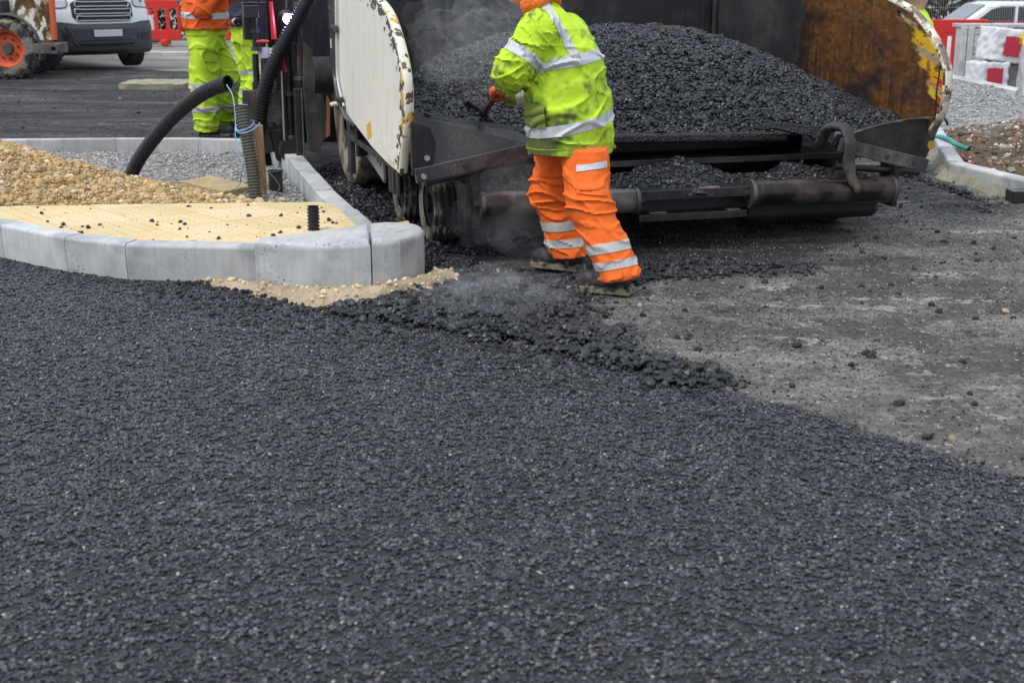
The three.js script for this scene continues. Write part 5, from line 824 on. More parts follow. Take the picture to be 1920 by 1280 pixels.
  void pf1; mesh('pocket_band', strip(tg, [...slab([1, 0.03, 0], [0.412, 0.6, -6.9], 0.150), ...slab([-0.12, 1, 0], [0.41, 0.648, -6.9], 0.032)], thigh, 0.013), M.tape, tk);
  // boots, gloves
  dressed(o, 'boot', bootGeo([0.615, -6.715], [0.335, -6.835], 0.012, [0.565, 0.13, -6.745]), M.boot);
  dressed(o, 'boot', bootGeo([0.395, -7.245], [0.115, -7.40], 0.02, [0.34, 0.13, -7.285]), M.boot);
  const rod = [-0.088, -0.15, -0.49];
  dressed(o, 'glove', handGeo([-0.035, 0.964, -7.475], [-0.085, 0.965, -7.462], rod, [0.15, 0.55, 0.55]), M.glove);
  dressed(o, 'glove', handGeo([-0.012, 1.065, -7.20], [-0.053, 1.02, -7.284], rod, [0.5, 0.6, 0.2]), M.glove);
  // shovel
  const sv = thing('shovel', 'long handled shovel held by the person at the hopper, blade in the asphalt', 'shovel'), C0 = V(-0.085, 0.965, -7.462), D = V(...rod).normalize(), pt = (t) => C0.clone().addScaledVector(D, t).toArray();
  mesh('shaft', uvBox(cyl(pt(-0.42), pt(0.50), 0.019, 0.019, 14)), tmat(T.wood, 0.001, 0.7, { color: lin(0.25, 0.22, 0.2) }), sv);
  mesh('grip', uvBox(cyl([pt(-0.42)[0] - 0.02, pt(-0.42)[1], pt(-0.42)[2] - 0.055], [pt(-0.42)[0] + 0.02, pt(-0.42)[1], pt(-0.42)[2] + 0.055], 0.018)), M.blackPlastic, sv);
  const bl = []; for (let j = 0; j <= 10; j++) for (let i = 0; i <= 10; i++) { const u = (i / 10 - 0.5) * 2, t = j / 10, w = 0.115 * (j < 1 ? 0.7 : 1) * (1 - 0.12 * t * t); bl.push([u * w, 0.03 * u * u + 0.012 * Math.sin(t * 3), t * 0.30]); }
  const bg = new THREE.BufferGeometry(), bi = []; for (let j = 0; j < 10; j++) for (let i = 0; i < 10; i++) { const a = j * 11 + i; bi.push(a, a + 1, a + 11, a + 1, a + 12, a + 11); } bg.setAttribute('position', new THREE.Float32BufferAttribute(bl.flat(), 3)); bg.setIndex(bi); const b2 = bg.clone(); b2.translate(0, -0.004, 0); b2.setIndex(bi.slice().reverse()); bg.computeVertexNormals(); b2.computeVertexNormals();
  const bm = merge([uvBox(bg), uvBox(b2)]); bm.applyQuaternion(new THREE.Quaternion().setFromUnitVectors(V(0, 0, 1), D)); bm.translate(...pt(0.52)); mesh('blade', bm, M.soot, sv); mesh('socket', uvBox(cyl(pt(0.42), pt(0.56), 0.022, 0.028, 12)), M.soot, sv);
}

// ---- people standing further back; all joints in metres from the feet, person facing +x before turning
function stander(label, pos, turn, k, opt) {
  const o = thing('person', label, 'person', pos, turn), S = (p) => p.map((v) => v * k), f = [1, 0];
  const hipL = S([0, 0.90, 0.10]), hipR = S([0, 0.90, -0.10]), kneeL = S(opt.kneeL), kneeR = S(opt.kneeR), ankL = S(opt.ankL), ankR = S(opt.ankR);
  const sp = [[0, 0.84, 0, 0.20, 0.155], [0, 1.05, 0, 0.20, 0.16], [0.01, 1.30, 0, 0.215, 0.15], [0.01, 1.42, 0, 0.19, 0.11], [0.01, 1.49, 0, 0.08, 0.075]].map((a) => a.map((v) => v * k)), shL = S([0.01, 1.40, 0.20]), shR = S([0.01, 1.40, -0.20]), elL = S(opt.elL), elR = S(opt.elR), wrL = S(opt.wrL), wrR = S(opt.wrR), head = S([0.035, 1.64, 0]);
  const hf = headField(head, f, k), bodyF = (x, y, z) => { let v = smin(hf(x, y, z), cap(x, y, z, S([0, 1.45, 0]), S([0.02, 1.56, 0]), 0.058 * k, 0.052 * k), 0.03); v = smin(v, trunk(x, y, z, sp.map(([a, b, c, d, e]) => [a, b, c, d * 0.8, e * 0.8]), f), 0.05); for (const [a, b, r, q] of [[shL, elL, 0.05, 0.042], [elL, wrL, 0.042, 0.03], [shR, elR, 0.05, 0.042], [elR, wrR, 0.042, 0.03], [hipL, kneeL, 0.08, 0.06], [kneeL, ankL, 0.06, 0.045], [hipR, kneeR, 0.08, 0.06], [kneeR, ankR, 0.06, 0.045]]) v = smin(v, cap(x, y, z, a, b, r * k, q * k), 0.03); return v; };
  dressed(o, 'body', merge([nets(bodyF, S([-0.35, 0.02, -0.45]), S([0.5, 1.47, 0.45]), 0.018), nets(bodyF, S([-0.16, 1.46, -0.16]), S([0.22, 1.80, 0.16]), 0.007)].map((g) => g.toNonIndexed())), M.skin);
  for (const [w, e] of [[wrL, elL], [wrR, elR]]) { const d = V(w[0] - e[0], w[1] - e[1], w[2] - e[2]).normalize(); dressed(o, 'glove', handGeo(w, [w[0] + d.x * 0.07, w[1] + d.y * 0.07, w[2] + d.z * 0.07], [0.2, 0.3, 1], [1, 0.2, 0], 0.007), opt.glove ?? M.skin); }
  dressed(o, 'hard_hat', nets((x, y, z) => { const dx = x - head[0] + 0.01, dy = y - head[1] - 0.03 * k, dz = z - head[2]; const dome = (Math.hypot(dx / 0.135, dy / 0.135, dz / 0.115) / k - 1) * 0.115 * k, brim = Math.max(Math.hypot(dx - 0.03, dz) - 0.145 * k, Math.abs(dy) - 0.006); return Math.max(Math.min(dome, brim), -dy - 0.008); }, S([-0.2, 1.6, -0.2]), S([0.28, 1.86, 0.2]), 0.009), opt.hat);
  const jacF = (x, y, z) => { let v = trunk(x, y, z, sp.map(([a, b, c, d, e], i) => [a, b, c, d * (i < 3 ? 1.25 : 1.12) + 0.012, e * (i < 3 ? 1.25 : 1.15) + 0.012]), f); if (opt.sleeves) for (const [a, b, r, q] of [[shL, elL, 0.085, 0.075], [elL, wrL, 0.072, 0.055], [shR, elR, 0.085, 0.075], [elR, wrR, 0.072, 0.055]]) v = smin(v, cap(x, y, z, a, b, r * k, q * k), 0.03); v += 0.012 * n3(x * 4, y * 3, z * 4 + opt.seed) - 0.012 * crease(x, y * 1.4, z, 4, opt.seed); return Math.max(v, opt.hem * k + 0.01 * n3(x * 8, 0, z * 8) - y); };
  const jg = nets(jacF, S([-0.42, 0.75, -0.48]), S([0.55, 1.6, 0.48]), 0.012); paint(jg, (x, y, z) => mix3(opt.jacket, opt.jacket.map((v) => v * 0.35), sstep(0.3, 0.8, 0.6 * n3(x * 7, y * 7, z * 7) + 0.4 * n3(x * 20, y * 20, z * 20) + 0.1) * 0.45)); const jk = dressed(o, opt.jname, jg, M.cloth);
  for (const y of opt.jbands ?? []) mesh('reflective_band', strip(jg, slab([0.03, 1, 0.05], [0, y * k, 0], 0.055 * k), (x, yy, z) => !opt.sleeves || Math.hypot(x, z) < 0.27 * k), M.tape, jk);
  if (opt.under) { const ug = nets((x, y, z) => Math.max(trunk(x, y, z, sp.map(([a, b, c, d, e]) => [a, b, c, d * 1.18, e * 1.18]), f) + 0.012 * folds(x, y, z, 6, 9), (opt.hem - 0.055) * k - y, y - (opt.hem + 0.2) * k), S([-0.4, 0.7, -0.4]), S([0.4, 1.3, 0.4]), 0.013); paint(ug, () => opt.under); dressed(o, 'jacket_hem', ug, M.cloth); }
  const tF = (x, y, z) => { const a = smin(cap(x, y, z, hipL, kneeL, 0.135 * k, 0.115 * k), cap(x, y, z, kneeL, ankL, 0.112 * k, 0.105 * k), 0.05), b = smin(cap(x, y, z, hipR, kneeR, 0.135 * k, 0.115 * k), cap(x, y, z, kneeR, ankR, 0.112 * k, 0.105 * k), 0.05); let v = smin(a, b, 0.02); v = smin(v, trunk(x, y, z, [[0, 0.80 * k, 0, 0.19 * k, 0.15 * k], [0, 1.02 * k, 0, 0.19 * k, 0.15 * k]], f), 0.05); v += 0.016 * n3(x * 4, y * 2.5, z * 4 + opt.seed) - 0.014 * crease(x * 0.8 + y * 0.4, y * 0.9, z * 0.8, 4, opt.seed + 5) - 0.018 * crease(x * 0.7, y * 2, z * 0.7, 4, opt.seed + 6) * sstep(0.6, 0.2, y); const an = a < b ? ankL : ankR; return Math.max(v, an[1] - 0.045 - y); };
  const tg = nets(tF, S([-0.42, 0.02, -0.42]), S([0.45, 1.06, 0.42]), 0.012); paint(tg, (x, y, z) => { const d = sstep(0.25, 0.8, 0.55 * n3(x * 6, y * 6, z * 6 + opt.seed) + 0.4 * n3(x * 22, y * 22, z * 22)) * 0.4, lo = sstep(0.35, 0.1, y) * (0.4 + 0.5 * n3(x * 15, y * 15, z * 15)) * (opt.dirty ?? 0.5); return mix3(mix3(opt.legs ?? [0.50, 0.72, 0.03], [0.16, 0.20, 0.03], opt.legs ? 0 : d), [0.09, 0.085, 0.05], clamp(lo)); }); const tk = dressed(o, 'trousers', tg, M.cloth);
  for (const [kn, an, sd] of [[kneeL, ankL, 1], [kneeR, ankR, -1]]) for (const t of [0.05, 0.58]) mesh('reflective_band', strip(tg, slab([(an[0] - kn[0]) * 0.5, an[1] - kn[1], (an[2] - kn[2]) * 0.5], [lerp(kn[0], an[0], t), lerp(kn[1], an[1], t), lerp(kn[2], an[2], t)], 0.05 * k), (x, y, z) => (cap(x, y, z, kneeL, ankL, 0.1, 0.1) < cap(x, y, z, kneeR, ankR, 0.1, 0.1)) === (sd > 0)), M.tapeDirty, tk);
  if (opt.pockets) for (const [px, py] of opt.pockets) mesh('cargo_pocket', strip(tg, [...slab([1, 0, 0], [px * k, 0, 0], 0.10 * k), ...slab([0.08, 1, 0], [px * k, py * k, 0], 0.06 * k)], (x, y, z, a, b, c) => c > 0.1, 0.012), mat(0.50, 0.70, 0.04, 0.85), tk);
  for (const [an, q] of [[ankL, opt.footL ?? 0], [ankR, opt.footR ?? 0]]) dressed(o, 'boot', bootGeo([an[0] - 0.07 * k, an[2]], [an[0] + 0.24 * k, an[2] + q], Math.max(0.012, an[1] - 0.10 * k), an, 0.009), M.boot);
  return o;
}
stander('person in an orange hi-vis jacket and lime trousers standing behind the island kerb', [-3.10, 0, -13.85], 0.05, 1.12, { kneeL: [-0.03, 0.49, 0.11], ankL: [-0.03, 0.10, 0.12], kneeR: [0.15, 0.50, -0.09], ankR: [0.06, 0.12, -0.20], elL: [0.02, 1.14, 0.25], wrL: [0.20, 1.30, 0.16], elR: [0.08, 1.14, -0.26], wrR: [0.26, 1.30, -0.12], hem: 0.965, jname: 'jacket', jacket: [0.80, 0.115, 0.012], jbands: [1.10], under: [0.50, 0.72, 0.03], hat: mat(0.62, 0.62, 0.58, 0.4), sleeves: true, seed: 3, pockets: [[-0.01, 0.84], [0.05, 0.72]], footL: -0.06, footR: 0.02 });
stander('person in a navy jacket and lime trousers standing beside the paver flank', [-3.02, 0, -15.6], 0.5, 1.10, { kneeL: [0.08, 0.50, 0.10], ankL: [-0.02, 0.12, 0.10], kneeR: [0.03, 0.50, -0.10], ankR: [0.0, 0.10, -0.12], elL: [0.02, 1.12, 0.28], wrL: [-0.12, 1.04, 0.20], elR: [0.05, 1.12, -0.28], wrR: [0.25, 1.12, -0.2], hem: 0.96, jname: 'jacket', jacket: [0.018, 0.024, 0.055], hat: mat(0.6, 0.6, 0.55, 0.4), sleeves: true, seed: 8, dirty: 1.2 });
stander('person in a white hard hat and lime jacket half hidden behind the rusty wing', [3.32, 0, -11.2], 2.9, 0.868, { legs: [0.015, 0.016, 0.022], kneeL: [0.02, 0.49, 0.10], ankL: [0, 0.10, 0.11], kneeR: [0.02, 0.49, -0.10], ankR: [0, 0.10, -0.11], elL: [0.03, 1.13, 0.28], wrL: [0.2, 1.02, 0.2], elR: [0.03, 1.13, -0.28], wrR: [0.2, 1.02, -0.2], hem: 0.8, jname: 'jacket', jacket: [0.50, 0.72, 0.03], jbands: [0.95, 1.2], hat: mat(0.78, 0.78, 0.76, 0.35), sleeves: true, seed: 14 });
// ---------------------------------------------------------------- right-hand verge: kerb, rubble, gravel, stacked kerbs and packs
kerbLine('verge_kerb', [[4.6, -15], [4.3, -14], [4.05, -12.9], [3.80, -11.9], [3.56, -10.85], [3.76, -10.0], [4.0, -9.2], [4.4, -8.4], [5.0, -7.8]], [0.14], 'pale concrete kerb in front of the brown rubble, right of the paver');
{
  const vx = (z) => kerbX(z) + 0.12;
  const mound = (x, z) => 0.22 * Math.exp(-(((x - 5.45) / 0.5) ** 2 + ((z + 16.2) / 0.9) ** 2)) + 0.10 * Math.exp(-(((x - 5.2) / 0.9) ** 2 + ((z + 15.0) / 0.9) ** 2));
  const vh = (x, z) => 0.07 + 0.05 * sstep(0, 0.6, x - vx(z)) + mound(x, z) + 0.03 * n3(x * 1.4, 0, z * 1.4) + 0.02 * n3(x * 5, 0, z * 5) - 0.12 * sstep(9, 11, x);
  const greyness = (x, z) => sstep(-0.35, 0.35, -(z + 13.75 + 0.35 * (x - 5)) + 0.5 * n3(x * 1.5, 6, z * 1.5) + 0.25 * n3(x * 5, 6, z * 5));
  const xs = stops([3.5, 11, 0.05]), zs = stops([-19.5, -7.4, 0.05]);
  const g = sheet(xs, zs, (x, z) => x > vx(z) ? vh(x, z) : null, (x, z) => { const k = greyness(x, z); return [lerp(0.17, 0.42, k), lerp(0.122, 0.415, k), lerp(0.08, 0.40, k)]; });
  const vm = tmat(T.dirt, 0.02, 1, { vertexColors: true }); structure(mesh('verge', g, vm), 'verge of brown soil and grey gravel behind the kerb');
  const G = [], B = [];
  for (let i = 0; i < 42000; i++) { const z = rr(-19, -8), x = rr(3.7, 9); if (x < vx(z) + 0.02 || x > -z * 0.42 + 0.5) continue; const k = greyness(x, z) > R(); if (k) { const s = 0.010 + 0.016 * R() * R(), c = rr(0.2, 0.44); G.push([x, vh(x, z) + s * 0.3, z, s, 0.8, c, c * 0.99, c * 0.97]); } else if (R() < 0.42) { const s = 0.008 + 0.028 * Math.pow(R(), 3), t = R(), c = t < 0.55 ? [0.15, 0.105, 0.065] : t < 0.80 ? [0.30, 0.25, 0.18] : t < 0.90 ? [0.30, 0.10, 0.055] : [0.55, 0.52, 0.46], q = rr(0.7, 1.3); B.push([x, vh(x, z) + s * 0.3, z, s, 0.8, c[0] * q, c[1] * q, c[2] * q]); } }
  scatter('verge_gravel', STONE, whiteMatt, G, 'heap of pale grey gravel below the stacked kerbs', 'gravel'); scatter('rubble', STONE, whiteMatt, B, 'brown soil and broken rubble behind the right kerb', 'rubble');
  tag(mesh('bedding_mortar', sheet(stops([3.1, 4.0, 0.02]), stops([-12.5, -8.8, 0.025]), (x, z) => { const d = x - kerbX(z), e = 0.09 + 0.05 * n3(z * 4, 0, 1) + 0.28 * (1 - sstep(0.0, 0.35, Math.abs(z + 9.35))); return d > -e && d < 0.03 ? 0.08 * sstep(-e, 0, d) - 0.018 + 0.008 * n3(x * 14, 0, z * 14) : null; }), M.sandDirt.clone()), 'pale bedding mortar along the foot of the right kerb', 'mortar', null, 'stuff').material.color = lin(0.46, 0.41, 0.32);
  tag(mesh('gully_frame', bx(0.34, 0.09, 0.16, 0, 0, 0), M.blackPlastic), 'black gully frame set against the foot of the right kerb', 'gully').position.set(3.82, 0.045, -9.72);
  tag(mesh('green_hose', uvBox(tube([[3.98, 0.13, -12.7], [3.99, 0.16, -12.4], [3.98, 0.165, -12.15], [3.97, 0.15, -11.95], [4.02, 0.13, -11.75]], 0.022, 30, 8)), mat(0.05, 0.32, 0.25, 0.6)), 'short length of green hose on the rubble behind the right kerb', 'hose');
  for (const [x, z, s, l] of [[4.45, -11.2, 0.10, 'buff broken stone'], [4.62, -11.55, 0.13, 'red broken brick']]) { const r = mesh(l.includes('red') ? 'broken_brick' : 'broken_stone', STONE2.clone(), l.includes('red') ? mat(0.30, 0.11, 0.06, 0.95) : mat(0.52, 0.36, 0.16, 0.95)); r.scale.set(s, s * 0.55, s * 0.8); r.position.set(x, vh(x, z) + 0.02, z); tag(r, l + ' lying in the rubble behind the right kerb', l.includes('red') ? 'brick' : 'stone'); }
  // stacked kerbs
  const st = thing('kerb_stack', 'stack of new grey concrete kerbs on the gravel below the red barriers', 'kerbs', [6.75, 0.06, -20.0], -0.06);
  for (let l = 0; l < 8; l++) { mesh('kerb_stone', bx(0.92, 0.086, 0.26, 0.42, 0.12 + l * 0.092, 0.12 + 0.012 * (hsh(l, 3) - 0.5), 0, 0.02 * (hsh(l, 5) - 0.5), 0, 0.008), CONC[l % 3], st); mesh('kerb_stone', bx(0.92, 0.086, 0.26, 0.42, 0.12 + l * 0.092, -0.18, 0, 0, 0, 0.008), CONC[(l + 1) % 3], st); mesh('kerb_stone', bx(0.90, 0.086, 0.26, 1.37, 0.12 + l * 0.092, 0.12, 0, 0.015 * (hsh(l, 8) - 0.5), 0, 0.008), CONC[(l + 2) % 3], st); }
  for (const x of [-0.09, -0.19]) mesh('kerb_stone', bx(0.09, 0.76, 0.30, x, 0.45, 0.1, 0, 0, 0, 0.01), CONC[x < -0.2 ? 1 : 2], st);
  mesh('kerb_stone', bx(2.1, 0.05, 0.45, 0.8, 0.845, 0.0, 0, 0, 0, 0.008), CONC[0], st); for (const x of [0.0, 0.9]) mesh('pallet_bearer', bx(0.1, 0.09, 0.6, x, 0.03, 0), M.wood, st);
  const lk = mesh('leaning_kerb', uvBox(rbox(0.92, 0.15, 0.22, 0.012)), CONC[2]); lk.position.set(5.78, 0.27, -16.75); lk.rotation.set(0.1, -0.5, -0.12); tag(lk, 'single concrete kerb tipped onto the pale grey gravel heap', 'kerb');
  // wrapped packs: crumpled film over a block, red print, yellow label
  const pack = (w, h, d, seed) => { const q = new THREE.BoxGeometry(w, h, d, 14, 14, 14), p = q.attributes.position; for (let i = 0; i < p.count; i++) { const x = p.getX(i), y = p.getY(i), z = p.getZ(i), n = 0.018 * n3(x * 9 + seed, y * 9, z * 9) + 0.01 * Math.abs(n3(x * 22, y * 22, z * 22 + seed)), l = Math.hypot(x, y, z); p.setXYZ(i, x * (1 + n / l), y * (1 + n / l), z * (1 + n / l)); } const m = BGU.mergeVertices((q.deleteAttribute('normal'), q.deleteAttribute('uv'), q)); m.computeVertexNormals(); return m; };
  const film = new THREE.MeshPhysicalMaterial({ color: lin(0.66, 0.66, 0.66), roughness: 0.35, clearcoat: 0.4, clearcoatRoughness: 0.3 }), red = mat(0.46, 0.02, 0.045, 0.4), yel = mat(0.85, 0.66, 0.02, 0.6), dk = new THREE.MeshPhysicalMaterial({ color: lin(0.16, 0.16, 0.165), roughness: 0.3, clearcoat: 0.4 });
  const mk = (label, pos, turn, tilt, w, h, d, seed, prints, m = film) => { const o = thing('wrapped_pack', label, 'pack', pos, turn); o.rotation.z = tilt; const g = pack(w, h, d, seed); mesh('film', g, m, o); for (const [x, y, pw, ph, col] of prints) { const pts = []; for (let i = 0; i <= 12; i++) pts.push([x - pw / 2 + pw * i / 12, y + ph / 2 + 0.012 * n3(i, seed, 0)]); for (let i = 12; i >= 0; i--) pts.push([x - pw / 2 + pw * i / 12, y - ph / 2 + 0.012 * n3(i, seed, 4)]); const q = extr(pts, 0.006); q.translate(0, 0, d / 2 + 0.016); mesh(col === yel ? 'label' : 'print', uvBox(q), col, o); } return o; };
  mk('red and white wrapped pack on the ground below another pack', [6.02, 0.33, -17.2], 0.25, 0, 0.36, 0.45, 0.4, 1, [[-0.02, 0.03, 0.22, 0.26, red]]);
  mk('red and white wrapped pack with yellow label, stacked on top', [6.20, 0.76, -17.25], 0.2, -0.14, 0.44, 0.40, 0.4, 5, [[0.02, -0.01, 0.22, 0.24, red], [0.14, 0.10, 0.085, 0.13, yel]]);
  mk('dark wrapped pack between the red and white packs', [6.31, 0.32, -17.3], 0.1, 0, 0.26, 0.42, 0.36, 9, [], dk);
  mk('red and white wrapped pack with low yellow label, standing alone', [6.60, 0.46, -17.1], 0.05, 0, 0.42, 0.70, 0.4, 13, [[0.05, 0.0, 0.24, 0.5, red], [-0.12, -0.09, 0.085, 0.15, yel]]);
}
// ---------------------------------------------------------------- plastic barriers
const barrierGeo = (() => {
  const W = 1.0, sl = []; for (let i = 0; i < 7; i++) { const x = -0.84 + i * 0.28; sl.push([[x - 0.09, 0.36], [x + 0.09, 0.36], [x + 0.09, 0.84], [x - 0.09, 0.84]]); }
  const frame = extr([[-W + 0.03, 0.12], [W - 0.03, 0.12], [W, 0.2], [W, 0.93], [W - 0.09, 1.05], [-W + 0.09, 1.05], [-W, 0.93], [-W, 0.2]], 0.05, 0.012, 2, sl); frame.translate(0, 0, -0.025); return uvBox(frame);
})();
M.redPlastic = mat(0.62, 0.028, 0.018, 0.45);
const barrier0 = thing('plastic_barrier', 'red plastic pedestrian barrier with a white cone showing through its slots', 'barrier', [-8.95, 0, -32.8], 0.05, 'red barriers on site');
mesh('frame', barrierGeo, M.redPlastic, barrier0);
for (const y of [0.26, 0.93, 0.99]) mesh('rail', bx(1.86, 0.035, 0.075, 0, y, 0, 0, 0, 0, 0.012), M.redPlastic, barrier0);
for (const x of [-0.62, 0.62]) mesh('foot', bx(0.16, 0.14, 0.55, x, 0.07, 0, 0, 0, 0, 0.03), M.redPlastic, barrier0);
const bar = (p, t, l) => dup(barrier0, p, t, l, 'red barriers on site');
bar([-6.85, 0, -32.9], 0.0, 'red plastic barrier behind the person in the orange jacket'); bar([-4.75, 0, -33.1], -0.04, 'red plastic barrier at the paver end of its row');
bar([6.7, -0.12, -21.9], 0.06, 'red plastic barrier behind the stacked kerbs, beside the fence post'); bar([8.55, -0.16, -21.6], -0.10, 'red plastic barrier above the wrapped packs'); bar([7.9, -0.24, -23.6], -0.05, 'red plastic barrier set back close to the mesh fence'); bar([9.95, -0.30, -23.4], -0.08, 'red plastic barrier in front of the white car');
{
  const c = thing('traffic_cone', 'white sleeved traffic cone behind the red barrier', 'cone', [-9.05, 0, -34.2]);
  mesh('cone', new THREE.LatheGeometry([[0.17, 0.04], [0.15, 0.1], [0.045, 0.78], [0.03, 0.8], [0.0, 0.8]].map((p) => new THREE.Vector2(...p)), 24), M.redPlastic, c); mesh('sleeve', new THREE.LatheGeometry([[0.145, 0.2], [0.075, 0.66]].map((p) => new THREE.Vector2(...p)), 24), mat(0.75, 0.75, 0.74, 0.5), c); mesh('base', bx(0.42, 0.05, 0.42, 0, 0.025, 0), M.blackPlastic, c);
  tag(mesh('loose_kerb', uvBox(rbox(2.4, 0.12, 0.3, 0.015)), CONC[2]), 'long pale kerb lying on the ground in front of the red barriers', 'kerb').position.set(-7.75, -0.02, -29.2);
  const mh = mesh('manhole_surround', (() => { const q = new THREE.BoxGeometry(1.0, 0.13, 0.95, 16, 3, 16), p = q.attributes.position; for (let i = 0; i < p.count; i++) { const x = p.getX(i), z = p.getZ(i), y = p.getY(i), r = Math.max(Math.abs(x) / 0.5, Math.abs(z) / 0.475), k = 1 - 0.10 * sstep(0.7, 1, Math.min(Math.abs(x) / 0.5, Math.abs(z) / 0.475)) + 0.03 * n3(x * 6, y * 6, z * 6) * r; p.setXYZ(i, x * k, y + (y > 0 ? 0.012 * n3(x * 8, 0, z * 8) : 0), z * k); } q.computeVertexNormals(); return uvBox(q); })(), tmat(T.dirt, 0.01, 0.95, { color: lin(0.48, 0.42, 0.31) })); mh.position.set(-5.27, 0.02, -20.2); tag(mh, 'worn square manhole surround standing proud of the dark road', 'manhole');
}
// ---------------------------------------------------------------- hedges behind the site
function hedge(label, x0, x1, z, h, cols, n, y0 = 0) {
  const o = thing('hedge', label, 'hedge', [(x0 + x1) / 2, y0, z]), w = x1 - x0, im = new THREE.InstancedMesh(new THREE.CircleGeometry(1, 5), new THREE.MeshStandardMaterial({ color: 0xffffff, roughness: 0.9, side: THREE.DoubleSide }), n); im.name = 'foliage'; im.userData.kind = 'stuff';
  for (let i = 0; i < n; i++) { const x = rr(-w / 2, w / 2), y = Math.pow(R(), 0.8) * h * (0.85 + 0.2 * n3(x * 1.2, 0, 3)), d = rr(-0.5, 0.5) * (1 - 0.3 * y / h); dummy.position.set(x, y, d); dummy.rotation.set(rr(0, 6), rr(0, 6), rr(0, 6)); const s = rr(0.03, 0.075); dummy.scale.set(s, s * 1.6, s); dummy.updateMatrix(); im.setMatrixAt(i, dummy.matrix); const c = cols[(R() * cols.length) | 0], k = rr(0.6, 1.3); im.setColorAt(i, colr.setRGB(c[0] * k, c[1] * k, c[2] * k)); }
  o.add(im); for (let i = 0; i < w * 1.2; i++) { const x = -w / 2 + (i + R()) / 1.2; mesh('stem', uvBox(cyl([x, 0, 0], [x + rr(-0.3, 0.3), h * 0.85, rr(-0.2, 0.2)], 0.035, 0.012, 6)), M.wood, o); } return o;
}
hedge('dark leafy hedge behind the row of red barriers', -18, -2, -36.5, 2.6, [[0.02, 0.03, 0.012], [0.03, 0.035, 0.015], [0.045, 0.035, 0.02]], 16000);
hedge('brown winter hedge behind the white car', 6.5, 22, -40, 3.0, [[0.05, 0.035, 0.022], [0.03, 0.035, 0.015], [0.07, 0.05, 0.035]], 14000, -0.8);
// ---------------------------------------------------------------- mesh fence
{
  const o = thing('mesh_fence', 'galvanised steel mesh fence panel in front of the white car', 'fence', [7.32, -0.5, -24.6], -0.03), galv = mat(0.42, 0.43, 0.44, 0.45, { metalness: 0.5 });
  for (const x of [0, 3.4]) mesh('post', uvBox(cyl([x, 0, 0], [x, 2.1, 0], 0.024, 0.024, 12)), galv, o); for (const y of [0.12, 2.05]) mesh('rail', uvBox(cyl([0, y, 0], [3.4, y, 0], 0.018, 0.018, 8)), galv, o);
  const wires = []; for (let i = 1; i < 84; i++) wires.push(cyl([i * 0.0405, 0.12, 0], [i * 0.0405, 2.05, 0], 0.0022, 0.0022, 5)); for (let i = 1; i < 8; i++) wires.push(cyl([0, 0.12 + i * 0.24, 0.003], [3.4, 0.12 + i * 0.24, 0.003], 0.0025, 0.0025, 5)); const wm = mesh('wire_mesh', merge(wires), galv, o); wm.userData.kind = 'stuff';
  mesh('clip', uvBox(at(rbox(0.07, 0.05, 0.05, 0.01), 0, 1.55, 0)), galv, o); for (const x of [0, 3.4]) mesh('foot_block', bx(0.22, 0.13, 0.6, x, 0.05, 0, 0, 0, 0, 0.02), CONC[1], o);
}
